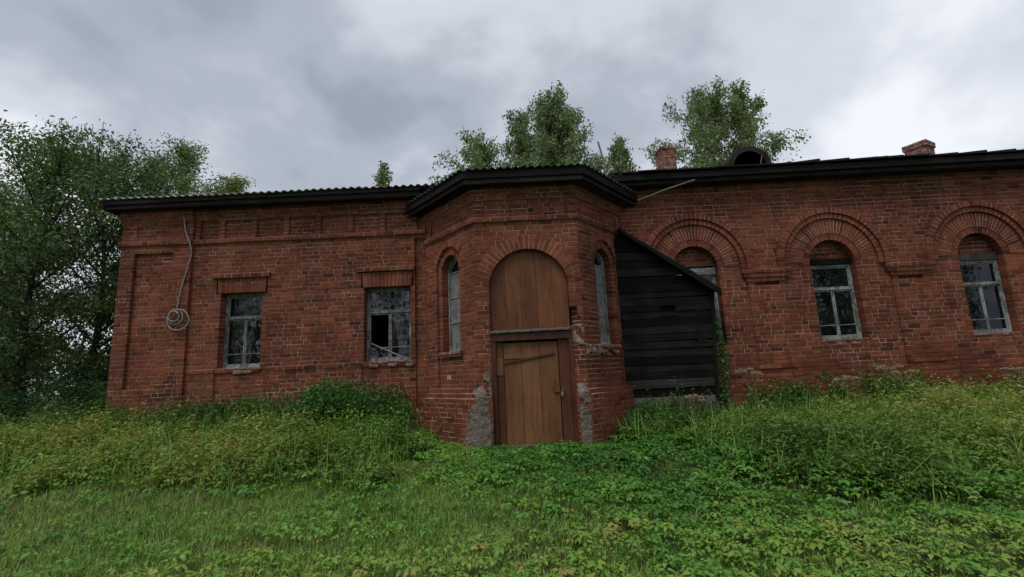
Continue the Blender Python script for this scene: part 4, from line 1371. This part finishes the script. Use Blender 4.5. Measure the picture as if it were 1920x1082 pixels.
# ---------------------------------------------------------------- trees
def tree(name, label, group, base, H, R, zc, seed, n_leaf, leaf_L, leaf_W, mat, bark, trunk_r=.12, lean=(0, 0), droop=0.0, nl=26, upw=.55, spread=.20, prof=None, tone0=.5, four=False):
    rs = random.Random(seed); g = np.random.default_rng(seed)
    root = thing(name, label, 'tree', base, group)
    bx, by, bz = base
    mbt = MB()
    K = 9
    ph = rs.uniform(0, 6)
    def tp(t): return np.array([bx + lean[0] * t ** 1.3 + .12 * R * math.sin(ph + 4 * t) * t, by + lean[1] * t ** 1.3 + .12 * R * math.cos(ph + 3.1 * t) * t, bz + H * .97 * t])
    ts = [i / K for i in range(K + 1)]
    tube(mbt, [tp(t) for t in ts], [trunk_r * (1 - .93 * t) + .006 for t in ts], 8)
    prof = prof or (lambda q: (math.sin(math.pi * min(1, .12 + .86 * q) ** .8)) ** .7)
    twigs = []
    az = rs.uniform(0, 6)
    for i in range(nl):
        q = (i + rs.random()) / nl
        h = zc + (H * .97 - zc) * q
        t = h / (H * .97)
        az += 2.4 + rs.uniform(-.5, .5)
        Lb = R * max(.12, prof(q)) * rs.uniform(.80, 1.04)
        el = upw + .5 * q + rs.uniform(-.2, .2)
        st = max(.05, t - .10 * (1 - q))
        p0 = tp(st)
        d = np.array([math.cos(az) * math.cos(el), math.sin(az) * math.cos(el), math.sin(el)])
        pts = [p0]
        for s in range(1, 6):
            f = s / 5
            dd = d.copy(); dd[2] -= (droop * .9 + .25) * f * f
            pts.append(pts[-1] + dd / np.linalg.norm(dd) * Lb / 5 / max(.55, math.cos(el)) * .8 + np.array([rs.uniform(-1, 1), rs.uniform(-1, 1), rs.uniform(-1, 1)]) * .03 * Lb)
        rb = trunk_r * .50 * (1 - .70 * t)
        tube(mbt, pts, [rb * (1 - .85 * j / 5) + .003 for j in range(6)], 5, cap=False)
        for s in range(1, 6):
            for _ in range(4 if s > 1 else 3):
                f = rs.uniform(-.5, .5)
                a = pts[s] + (pts[s] - pts[s - 1]) * f
                v = np.array([rs.gauss(0, 1), rs.gauss(0, 1), rs.gauss(.15 - droop * .4, .6)])
                v = v / np.linalg.norm(v) * Lb * rs.uniform(.16, .36)
                b = a + v
                tube(mbt, [a, (a + b) / 2 + np.array([0, 0, .02]), b], [.008 * H / 7, .006 * H / 7, .003], 3, cap=False)
                twigs.append((a, b, rs.uniform(-.16, .16)))
        twigs.append((pts[-2], pts[-1], 0))
    tube_top = tp(1.0)
    for _ in range(6): twigs.append((tp(.93), tube_top + np.array([rs.gauss(0, .1), rs.gauss(0, .1), rs.uniform(0, .25)]) * R * .5, .1))
    A = np.array([q[0] for q in twigs]); B = np.array([q[1] for q in twigs]); T = np.array([q[2] for q in twigs])
    ln = np.linalg.norm(B - A, axis=1) + .1
    w = ln / ln.sum()
    idx = g.choice(len(twigs), n_leaf, p=w)
    t = g.random(n_leaf) ** .7
    pos = A[idx] + (B[idx] - A[idx]) * t[:, None] + g.normal(size=(n_leaf, 3)) * spread * np.array([1, 1, .8])
    if droop > 0:
        hang = g.random(n_leaf) ** 1.6 * droop
        pos[:, 2] -= hang
        pos[:, :2] = A[idx][:, :2] + (pos[:, :2] - A[idx][:, :2]) * 1.0
    kz = H / (np.percentile(pos[:, 2], 99.7) - bz)
    pos[:, 2] = bz + (pos[:, 2] - bz) * kz
    mbt.v = [(p[0], p[1], bz + (p[2] - bz) * kz) for p in mbt.v]
    mbt.build('trunk', [bark], root, smooth=True)
    d = unit((B - A)[idx]) * .6 + g.normal(size=(n_leaf, 3)) * .7
    d[:, 2] -= .35 + droop
    nrm = g.normal(size=(n_leaf, 3)) * .75; nrm[:, 2] += .8
    L = leaf_L * g.uniform(.65, 1.25, n_leaf)
    V, Fc, per = leaf_geo(pos, d, nrm, L, L * leaf_W, .2, four)
    tone = tone0 + T[idx] + g.normal(0, .13, n_leaf)
    tri_mesh('crown', V, Fc, np.repeat(tone, per), [mat], root)
    return root
GL = 'broadleaf trees beside the left end of the building'
def gz(x, y): return float(ground_z(x, y))
LT = [
    ('broadleaf_tree', 'nearest dark broadleaf tree at the left edge, dense crown to the ground', (-11.05, 1.5), 7.25, 2.1, 1.8, 101, 12500),
    ('broadleaf_tree', 'tall dark broadleaf tree standing behind the nearest left one', (-13.85, 3.0), 7.1, 2.6, 1.8, 102, 13000),
    ('broadleaf_tree', 'broadleaf tree with the tallest rounded crown just left of the building corner', (-11.3, 3.4), 8.1, 2.3, 2.2, 103, 13500),
    ('broadleaf_tree', 'slender broadleaf tree leaning over the left end of the roof', (-11.1, 5.0), 8.2, 1.9, 2.4, 104, 11000),
    ('broadleaf_tree', 'dark broadleaf tree deep behind the left grove', (-17.0, 6.5), 8.4, 3.4, 1.4, 105, 15000),
]
for nm, lb, (x, y), H, R, zc, sd, nlf in LT:
    tree(nm, lb, GL, (x, y, gz(x, y)), H, R, zc, sd, int(nlf * 1.35), .112, .42, LEAF_TREE, M['bark'], .11, (random.uniform(-.4, .4), 0), .12, 30, .65, .17,
         prof=lambda q: .72 + .28 * math.sin(math.pi * min(1, q * 1.15)) if q < .72 else max(.15, 1.0 - (q - .72) * 2.6))
tree('young_tree', 'young yellow-green tree rising behind the left roof, next to the grove', GL, (-13.5, 9, .3), 11.1, 1.9, 4.5, 111, 9000, .13, .45, LEAF_TREE, M['bark'], .08, (.2, 0), .05, 20, .9, .16, tone0=.72)
tree('young_tree', 'low yellow-green treetop showing over the left roof farther from the grove', GL, (-12.1, 10, .3), 10.1, 1.9, 4.5, 112, 9000, .13, .45, LEAF_TREE, M['bark'], .08, (.2, 0), .05, 20, .9, .16, tone0=.78)
GB = 'birches behind the building'
def birch(lb, x, y, H, R, zc, sd, n, nl=34, tone0=.5, droop=.75, leaf=.165):
    tree('birch_tree', lb, GB, (x, y, .3), H, R, zc, sd, n, leaf, .62, LEAF_BIRCH, M['birch_bark'], .16, (0, 0), droop, nl, .85, .13,
         prof=lambda q: max(.30, 1 - max(0, q - .35) ** 2 * 1.55), tone0=tone0)
birch('tallest birch directly above the bay roof, drooping dense crown', 3.0, 16, 16.6, 2.6, 7.5, 201, 34000, 54, .48)
birch('narrow birch just left of the tallest one above the bay', 0.75, 17, 16.4, 1.9, 8.0, 202, 14000, 36, .42)
birch('low broad birch farthest left above the bay roof', -1.1, 15, 13.7, 2.4, 7.5, 203, 15000, 30, .55, .5)
birch('small birch beside the leaning pole right of the bay', 5.95, 14, 13.0, 1.0, 8.0, 204, 7000, 22, .45)
birch('wide airy birch behind the half-round roof vent', 12.3, 17, 17.3, 3.5, 7.5, 205, 30000, 54, .50, .55)
birch('slim birch filling the right half of the crown behind the vent', 14.5, 17.6, 17.6, 2.2, 7.5, 206, 13000, 30, .48, .55)
birch('tiny lone treetop peeking over the left roof near the bay', -6.4, 14, 12.2, .55, 9.0, 207, 1500, 16, .5, .4)
# understory bushes under the left trees
def bush(name, label, base, R, H, n, seed, mat, tone0, leaf=.09, wl=.45, group=None, stems=14):
    g = np.random.default_rng(seed); rs = random.Random(seed)
    root = thing(name, label, 'bush', base, group)
    mbs = MB(); tips = []
    for i in range(stems):
        a = rs.uniform(0, 6.28); r = R * math.sqrt(rs.random())
        b = np.array([base[0] + .35 * r * math.cos(a), base[1] + .35 * r * math.sin(a), base[2] - .05])
        tpt = np.array([base[0] + r * math.cos(a), base[1] + r * math.sin(a) * .8, base[2] + H * (1 - .55 * (r / R) ** 2) * rs.uniform(.55, 1.18)])
        m = (b + tpt) / 2 + np.array([0, 0, .15 * H])
        P = smooth_path([b, m, tpt], 4)
        tube(mbs, P, [.012 * (1 - .7 * k / (len(P) - 1)) for k in range(len(P))], 4, cap=False)
        tips.append(P)
    mbs.build('stems', [M['bark']], root)
    P = np.array(tips)
    i = g.integers(0, len(tips), n); t = g.random(n) ** .6 * (P.shape[1] - 1.001)
    k = t.astype(int); fr_ = (t - k)[:, None]
    pos = P[i, k] * (1 - fr_) + P[i, k + 1] * fr_ + g.normal(size=(n, 3)) * np.array([.13, .13, .09]) * (R / .8) ** .5
    d = g.normal(size=(n, 3)); d[:, 2] -= .3
    nrm = g.normal(size=(n, 3)) * .6; nrm[:, 2] += 1
    L = leaf * g.uniform(.6, 1.3, n)
    V, Fc, per = leaf_geo(pos, d, nrm, L, L * wl, .2, True)
    tri_mesh('foliage', V, Fc, np.repeat(tone0 + g.normal(0, .12, n), per), [mat], root)
    return root
for i, (x, y, R, H, lb) in enumerate(((-9.6, 2.2, 1.0, 1.7, 'dark understory bush right against the left corner of the building'),
                                      (-12.2, .6, 1.3, 1.5, 'low dark bush at the foot of the nearest left tree'),
                                      (-16.0, 5.0, 2.4, 3.2, 'dark bush among the trunks at the far left'),
                                      (-12.0, 8.0, 2.6, 4.0, 'broad dark bush behind the trunks of the left grove'))):
    bush('bush', lb, (x, y, gz(x, y)), R, H, 6500, 300 + i, LEAF_TREE, .22, .13, .45, 'bushes under the left trees', 18)
bush('shrub', 'dark green shrub growing against the wall just left of the bay', (-2.95, -.62, gz(-2.95, -.6)), 1.05, 1.28, 8500, 310, LEAF_GROUND, .20, .075, .5, None, 26)
bush('shrub', 'lower green nettle clump left of the big shrub under the second window', (-4.45, -.60, gz(-4.45, -.6)), .85, .72, 4200, 312, LEAF_GROUND, .30, .07, .42, None, 24)
bush('shrub', 'yellowish leafy clump in front of the big shrub left of the bay', (-2.55, -1.55, gz(-2.55, -1.55)), .75, .62, 4200, 313, LEAF_GROUND, .62, .06, .40, None, 26)
bush('shrub', 'dark leafy clump against the wall under the middle arched window', (5.05, -.55, gz(5.05, -.55)), .60, .78, 2600, 314, LEAF_GROUND, .16, .07, .42, None, 18)
bush('shrub', 'tall ragged nettle clump under the wall between the two right windows', (6.7, -.75, gz(6.7, -.75)), .75, .80, 3200, 315, LEAF_GROUND, .34, .07, .40, None, 22)
bush('shrub', 'low dark shrub at the foot of the lean-to, by the bay plinth', (2.35, -.75, gz(2.35, -.75)), .55, .55, 2200, 311, LEAF_GROUND, .22, .07, .5, None, 14)
NET = [(-6.2, -.35, .62, 'left', 'short nettle tuft at the wall directly below the hanging cable coil'),
       (-5.5, -.5, .75, 'left', 'nettle tuft in front of the wall below the leftmost window'),
       (-3.75, -.4, 1.0, 'left', 'tall nettle rising from the left flank of the big shrub by the bay'),
       (-2.2, -.45, 1.1, 'left', 'tallest nettle, between the window nearest the bay and the bay itself'),
       (-1.95, -.9, .75, 'left', 'nettle standing right against the left face of the bay'),
       (2.75, -.7, .75, 'right', 'nettle in front of the bottom log of the lean-to'),
       (4.35, -.5, .80, 'right', 'nettle at the wall just right of the lean-to, past the creeper'),
       (5.75, -.5, .95, 'right', 'taller nettle right below the left edge of the middle arched window'),
       (6.15, -.8, .85, 'right', 'nettle in front of the wall below the centre of the middle arched window'),
       (7.6, -.5, .75, 'right', 'nettle at the wall below the stepped brick ledge between the two right windows'),
       (8.9, -.7, .7, 'right', 'low nettle below the left edge of the rightmost window'),
       (9.7, -.5, .8, 'right', 'nettle below the right edge of the rightmost window')]
for i, (x, y, h_, side, lb) in enumerate(NET):
    bush('nettle', lb, (x, y, gz(x, y)), .23, h_, 420, 330 + i, LEAF_WEED, .35, .085, .42, 'nettles against the ' + side + '-wing wall', 6)
# creeper at the right side of the shed
g = np.random.default_rng(9); n = 330
zz = .7 + 1.6 * g.random(n) ** 1.3
pos = np.stack([3.93 + .05 * np.sin(zz * 5) + g.normal(0, .05, n), -.10 - g.random(n) * .1, zz], 1)
root = thing('climbing_plant', 'dark creeper climbing the wall at the right edge of the lean-to', 'plant', (3.9, -.12, .4))
V, Fc, per = leaf_geo(pos, g.normal(size=(n, 3)) - np.array([0, .3, .5]), g.normal(size=(n, 3)) * .5 - np.array([0, 1, -.4]), .07 * g.uniform(.6, 1.3, n), .045 * g.uniform(.6, 1.3, n))
tri_mesh('foliage', V, Fc, np.repeat(.2 + g.normal(0, .1, n), per), [LEAF_GROUND], root)
mb = MB(); tube(mb, [(3.95, -.08, .4), (3.90, -.12, 1.2), (3.97, -.08, 1.8), (3.92, -.10, 2.3)], [.012, .010, .008, .004], 5); mb.build('stem', [M['bark']], root)

# ---------------------------------------------------------------- ground cover
def in_building(x, y):
    bay = (y > -1.32) & (np.abs(x - .28) < .92 + (y + 1.3) * .83)
    return (y > -.02) & (x > -7.85) | bay
def scatter(n, y0, y1, seed):
    """points over the wedge of ground the camera sees (plus a margin), uniform per area"""
    g = np.random.default_rng(seed)
    ym, out = 0, []
    x = g.uniform(-16, 15, n * 2); y = g.uniform(y0, y1, n * 2)
    keep = (np.abs(x) < 1.12 * (y - CAM_Y) + 1.6) & ~in_building(x, y)
    return x[keep], y[keep], g
# height of the taller weeds at a place (0 where only low cover grows)
def weed_h(x, y):
    lump = fbm(x * 1.2 + 11, y * 1.6 + 3, 31)
    lump = np.clip((lump - .28) * 1.9, 0, 1.1)
    left = sstep(-.9, -2.2, x) * sstep(-4.2, -2.4, y + .5 * (lump - .5)) * (.10 + .42 * lump)
    wall_l = sstep(-1.5, -2.4, x) * sstep(-1.9, -.7, y) * .16
    right = sstep(1.9, 3.2, x + .35 * (y + 3)) * sstep(-5.0, -4.1, y + .25 * (lump - .5)) * (.08 + .52 * lump) * (1 - .52 * sstep(-2.4, -.8, y))
    wall_r = sstep(1.5, 2.3, x) * sstep(-1.4, -.5, y) * .06
    bay = sstep(1.35, 1.9, x) * sstep(-1.9, -1.2, y) * .15
    return left + wall_l + right + wall_r + bay
# 1 trifoliate low leaves
def zone_tone(x, y):
    t = .50 + .30 * (fbm(x * .9, y * .9, 41) - .5) * 2 * .8
    t = t + .16 * sstep(-4.6, -5.8, y)                                   # fresh lime growth by the path in front
    t = t - .16 * sstep(1.6, .4, np.abs(x - .6)) * sstep(-4.6, -2.6, y)  # blue-green goutweed before the door
    return t
x, y, g = scatter(62000, -7.4, 1.6, 61)
d2 = np.hypot(x, y - CAM_Y)
keep = (g.random(len(x)) < np.clip(1.25 - d2 / 13, .35, 1)) & (weed_h(x, y) < .38) & (g.random(len(x)) < .10 + .28 * sstep(.48, .66, fbm(x * 1.1 + 3, y * 1.3, 77)) + .9 * sstep(-1.2, 1.2, x + .5 * (y + 4)) * (.35 + .65 * sstep(.34, .50, fbm(x * 1.3 + 8, y * 1.5, 78))) + .25 * sstep(-5.4, -6.0, y))
x, y, d2 = x[keep], y[keep], d2[keep]
n = len(x)
hz = (.03 + .24 * (fbm(x * 2.6, y * 2.6, 51) - .15)) * (.55 + .6 * g.random(n)) * (1 - .5 * sstep(-2.6, -1.6, y) * sstep(1.9, 1.3, np.abs(x - .28))) + .5 * weed_h(x, y)
top = np.stack([x, y, ground_z(x, y) + hz], 1)
az = g.uniform(0, 2 * np.pi, n)
sz = (.026 + .040 * g.random(n) ** 1.6) * (1 + .35 * sstep(-5.0, -2.5, y)) * (.75 + .6 * fbm(x * 1.6, y * 1.6, 83))
tn = zone_tone(x, y) + .55 * np.exp(-((x - .75) ** 2 + (y + 5.15) ** 2 * 1.6) / .05) * (g.random(n) < .75) + g.normal(0, .10, n) + np.where(g.random(n) < .015, .35, 0)
Bs, Ds, Ns, Ls, Ts = [], [], [], [], []
tilt = np.stack([g.normal(0, .32, n), g.normal(0, .32, n), np.ones(n)], 1)
for k, da in enumerate((-1.15, 0, 1.15, 2.3, -2.3)):
    sel = np.ones(n, bool) if k < 3 else g.random(n) < .6
    a = az + da + g.normal(0, .12, n)
    dv = np.stack([np.cos(a), np.sin(a), g.normal(-.18, .22, n)], 1)
    Bs.append((top + dv * .012)[sel]); Ds.append(dv[sel]); Ns.append(tilt[sel])
    Ls.append((sz * (1.15 if k == 1 else 1.0))[sel]); Ts.append((tn + g.normal(0, .05, n))[sel])
B_, D_, N_, L_, T_ = map(np.concatenate, (Bs, Ds, Ns, Ls, Ts))
V, Fc, per = oval_leaf(B_, D_, N_, L_, L_ * .60, .22)
tag(tri_mesh('ground_cover', V, Fc, np.repeat(T_, per), [LEAF_GROUND], kind='stuff', center=False), 'low leafy goutweed covering the ground in front of the doorway', 'ground cover')
# 2 grass blades
def blades(x, y, g, h0, h1, wid, tone, bend=.6):
    n = len(x)
    z = ground_z(x, y)
    L = g.uniform(h0, h1, n)
    a = g.uniform(0, 2 * np.pi, n); dr = np.stack([np.cos(a), np.sin(a), np.zeros(n)], 1)
    sd = np.stack([-np.sin(a), np.cos(a), np.zeros(n)], 1)
    be = g.uniform(.15, 1.0, n)[:, None] * bend
    p0 = np.stack([x, y, z - .01], 1)
    up = np.array([0, 0, 1.0])
    rows = []
    for t in (0, .38, .72, 1.0):
        c = p0 + up * (L[:, None] * (t - .45 * be * t * t)) + dr * (L[:, None] * be * .8 * t * t)
        w = wid * (1 - t ** 1.6) * g.uniform(.8, 1.2, n)[:, None]
        if t < 1: rows += [c - sd * w / 2, c + sd * w / 2]
        else: rows += [c]
    V = np.stack(rows, 1).reshape(-1, 3)
    f = np.array([[0, 1, 3], [0, 3, 2], [2, 3, 5], [2, 5, 4], [4, 5, 6]])
    Fc = (np.arange(n)[:, None, None] * 7 + f[None]).reshape(-1, 3)
    return V, Fc, np.repeat(tone, 5)
x, y, g = scatter(330000, -7.4, -.2, 62)
d2 = np.hypot(x, y - CAM_Y)
clump = fbm(x * 1.7 + 5, y * 1.7, 71)
keep = (g.random(len(x)) < np.clip(1.2 - d2 / 14, .3, 1)) & (g.random(len(x)) < .16 + .90 * sstep(1.4, -1.2, x + .4 * (y + 4)) + .75 * sstep(.50, .66, clump)) & (weed_h(x, y) < .30)
x, y, clump = x[keep], y[keep], clump[keep]
tn = .74 + .5 * (fbm(x * .8, y * .8, 73) - .5) + g.normal(0, .10, len(x)) + .12 * sstep(-4.4, -5.8, y) + np.where(g.random(len(x)) < .03, .35, 0)
V1, F1, T1 = blades(x, y, g, .05, .16, .0068, tn, 1.35)
x, y, g = scatter(16000, -5.4, -.4, 63)                                 # long strands among the tall weeds
keep = (weed_h(x, y) > .12)
x, y = x[keep], y[keep]
V2, F2, T2 = blades(x, y, g, .30, .85, .011, .66 + g.normal(0, .17, len(x)), 1.35)
V = np.concatenate([V1, V2]); Fc = np.concatenate([F1, F2 + len(V1)])
tag(tri_mesh('grass', V, Fc, np.concatenate([T1, T2]), [LEAF_GRASS], kind='stuff', center=False), 'green grass growing through the leafy cover, thickest on the left', 'grass')
# 3 tall weeds near the walls
x, y, g = scatter(190000, -5.4, 1.8, 64)
h = weed_h(x, y) + .55 * ((x < -7.9) & (y > -.6)) * sstep(-.6, .6, y)
keep = (h > .10) & (g.random(len(x)) < np.clip(h * 1.9, .15, 1) * .9)
x, y, h = x[keep], y[keep], h[keep]
n = len(x)
t = 1 - g.random(n) ** 1.5 * .8
pos = np.stack([x, y, ground_z(x, y) + h * t + g.normal(0, .02, n)], 1)
d = g.normal(size=(n, 3)) * np.array([1, 1, .45]); d[:, 2] -= .12
nrm = g.normal(size=(n, 3)) * .42; nrm[:, 2] += 1
L = g.uniform(.035, .085, n)
yel = .36 * sstep(-2.0, -4.5, x) * sstep(-4.6, -3.0, y) * sstep(-.8, -1.8, y) + .40 * sstep(3.0, 6.0, x)
tn = .36 + .45 * (fbm(x * 1.1, y * 1.1, 81) - .5) + yel + g.normal(0, .10, n)
tn = tn - .24 * sstep(-1.5, -.7, y)  # darker by the wall: dark green nettles, and contact shade put into the tone
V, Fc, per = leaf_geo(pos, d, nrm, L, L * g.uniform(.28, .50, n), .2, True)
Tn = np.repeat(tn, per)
# leafy stems standing out of the mass, each with paired leaves along a bent stalk
x, y, g = scatter(16000, -5.2, -.1, 65)
h = weed_h(x, y)
keep = (h > .16) & (g.random(len(x)) < .62)
x, y, h = x[keep], y[keep], h[keep]; n = len(x)
hh = h * g.uniform(.75, 1.35, n) + .05 + np.where(g.random(n) < .09, g.uniform(.10, .48, n), 0)
az = g.uniform(0, 2 * np.pi, n); bend = g.uniform(.05, .45, n)
tn0 = .42 + .45 * (fbm(x * 1.1, y * 1.1, 81) - .5) + .32 * sstep(-2.0, -4.5, x) * sstep(-.8, -1.8, y) + .36 * sstep(3.2, 6.2, x) - .22 * sstep(-1.5, -.7, y) + g.normal(0, .08, n)  # near the wall: darker green plants plus contact shade in the tone
for k in range(13):
    t = .28 + .72 * k / 12
    p = np.stack([x + np.cos(az) * bend * hh * t * t, y + np.sin(az) * bend * hh * t * t, ground_z(x, y) + hh * (t - .15 * bend * t * t)], 1)
    a = az + k * 2.2 + g.normal(0, .35, n)
    dv = np.stack([np.cos(a), np.sin(a), g.normal(-.05, .25, n)], 1)
    L = (.115 - .055 * t) * g.uniform(.7, 1.3, n)
    v_, f_, per = leaf_geo(p, dv, np.stack([g.normal(0, .3, n), g.normal(0, .3, n), np.ones(n)], 1), L, L * .42, .22, True)
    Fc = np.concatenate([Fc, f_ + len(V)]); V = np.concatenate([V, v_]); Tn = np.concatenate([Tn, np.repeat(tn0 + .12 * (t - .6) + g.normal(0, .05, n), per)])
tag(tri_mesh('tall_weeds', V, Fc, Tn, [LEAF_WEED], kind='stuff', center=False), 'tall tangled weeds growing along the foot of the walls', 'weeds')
# 4 dry stalks and white clover heads as loose ground litter
# dry umbels
def umbel(label, base, H, seed, heads, spread):
    rs = random.Random(seed)
    root = thing('dry_umbel_plant', label, 'plant', base, 'dry flower stalks among the right-hand weeds')
    st = MB(); hds = []
    b = np.array(base)
    top = b + np.array([rs.uniform(-.06, .06), 0, H])
    P = smooth_path([b, b + np.array([.02, 0, H * .5]), top], 5)
    tube(st, P, [.009 - .005 * k / (len(P) - 1) for k in range(len(P))], 5)
    ends = [top]
    for i in range(heads - 1):
        f = rs.uniform(.45, .85); s = b + (top - b) * f
        a = rs.uniform(0, 6.28)
        e_ = s + np.array([math.cos(a) * spread, math.sin(a) * spread * .6, H * (1.02 - f) * rs.uniform(.6, 1.0)])
        tube(st, smooth_path([s, (s + e_) / 2 + np.array([0, 0, -.02]), e_], 4), .0035, 4, cap=False); ends.append(e_)
    for e_ in ends:
        R_ = rs.uniform(.05, .09); hd = MB(); hds.append(hd)
        for k in range(16):
            a = rs.uniform(0, 6.28); r = R_ * math.sqrt(rs.random())
            q = e_ + np.array([r * math.cos(a), r * math.sin(a), .06 - r * .35])
            tube(hd, [e_, q], .0013, 3, cap=False)
            for _ in range(5):
                c = q + np.array([rs.gauss(0, .010), rs.gauss(0, .010), rs.gauss(0, .007)])
                obox(hd, c, (.006, .001, .002), (0, .006, .001), (0, 0, .0035), rs.random())
    st.build('stalk', [M['dry']], root); 
    for hd in hds: hd.build('flower_head', [M['dry']], root)
umbel('tallest dry brown umbel plant right of the lean-to', (3.83, -1.5, gz(3.83, -1.5)), .98, 1, 5, .16)
umbel('dry umbel plant with spread heads below the middle arched window', (5.45, -1.2, gz(5.45, -1.2)), .74, 2, 5, .22)
umbel('dry umbel plant between the two right arched windows, leaning pale stalks', (6.35, -1.3, gz(6.35, -1.3)), .86, 3, 6, .26)
umbel('small dry umbel plant under the rightmost window', (8.3, -1.3, gz(8.3, -1.3)), .72, 4, 3, .15)
umbel('pale dry umbel plant among weeds by the lean-to foot', (2.75, -1.5, gz(2.75, -1.5)), .66, 5, 4, .15)
# pale clover heads and fallen leaves
g = np.random.default_rng(99); n = 420
x = g.uniform(-5.5, 2.5, n); y = g.uniform(-6.4, -2.6, n)
k = fbm(x * 1.4, y * 1.4, 91) > .52
x, y = x[k], y[k]; n = len(x)
pos = np.stack([x, y, ground_z(x, y) + .10 + .06 * g.random(n)], 1)
V, Fc, per = leaf_geo(pos, g.normal(size=(n, 3)) * np.array([1, 1, .3]), g.normal(size=(n, 3)) * .4 + np.array([0, 0, 1]), g.uniform(.012, .022, n), g.uniform(.010, .018, n))
tag(tri_mesh('clover_flowers', V, Fc, g.random(len(Fc)), [M['cable']], kind='stuff', center=False), 'scattered small white clover heads in the lawn on the left', 'flowers')
# far hedgerow closing the gaps between the left trunks
g = np.random.default_rng(124); n = 9000
hx = g.uniform(-52, -12, n); hy = 24 + g.uniform(-2, 4, n) + .15 * hx
hz_ = g.random(n) ** .8 * (3.2 + 3.0 * fbm(hx * .25, hy * .25, 9))
L = g.uniform(.25, .5, n)
V, Fc, per = leaf_geo(np.stack([hx, hy, hz_], 1), g.normal(size=(n, 3)), g.normal(size=(n, 3)) + np.array([0, 0, .6]), L, L * .6, .2, False)
tag(tri_mesh('hedgerow', V, Fc, np.repeat(.25 + g.normal(0, .12, n), per), [LEAF_TREE], kind='stuff', center=False), 'dark hedgerow far behind the left trees', 'hedge')
# the wood behind the photographer, seen in the window panes
g = np.random.default_rng(123)
mb = MB(); P_ = []
for i in range(26):
    tx = -30 + i * 2.4 + g.uniform(-.8, .8); ty = -24 + g.uniform(-3.5, 3.5); th = g.uniform(7.5, 11.5)
    tube(mb, [(tx, ty, -.2), (tx + .2, ty, th * .5), (tx + .1, ty, th * .92)], [.16, .11, .03], 6)
    m_ = 900 if tx < 5 else 1800
    q = g.random(m_); r_ = 2.3 * np.sin(np.pi * (.08 + .9 * q)) ** .7 * np.sqrt(g.random(m_)); a_ = g.uniform(0, 6.283, m_)
    P_.append(np.stack([tx + r_ * np.cos(a_), ty + r_ * np.sin(a_), 1.2 + (th - 1.2) * q], 1))
P_ = np.concatenate(P_); n = len(P_)
L = g.uniform(.22, .45, n)
V, Fc, per = leaf_geo(P_, g.normal(size=(n, 3)), g.normal(size=(n, 3)) + np.array([0, 0, .6]), L, L * .6, .2, False)
wood = tri_mesh('woodland', V, Fc, np.repeat(.45 + g.normal(0, .15, n), per), [LEAF_TREE], kind='stuff', center=False)
tag(wood, 'belt of trees across the grass, mirrored in the window panes', 'trees')
mb.build('trunks', [M['bark']], wood)
print('bricks', len(BR), 'voussoirs', len(ARCH), 'tris', sum(len(o.data.polygons) for o in scene.objects if o.type == 'MESH'))
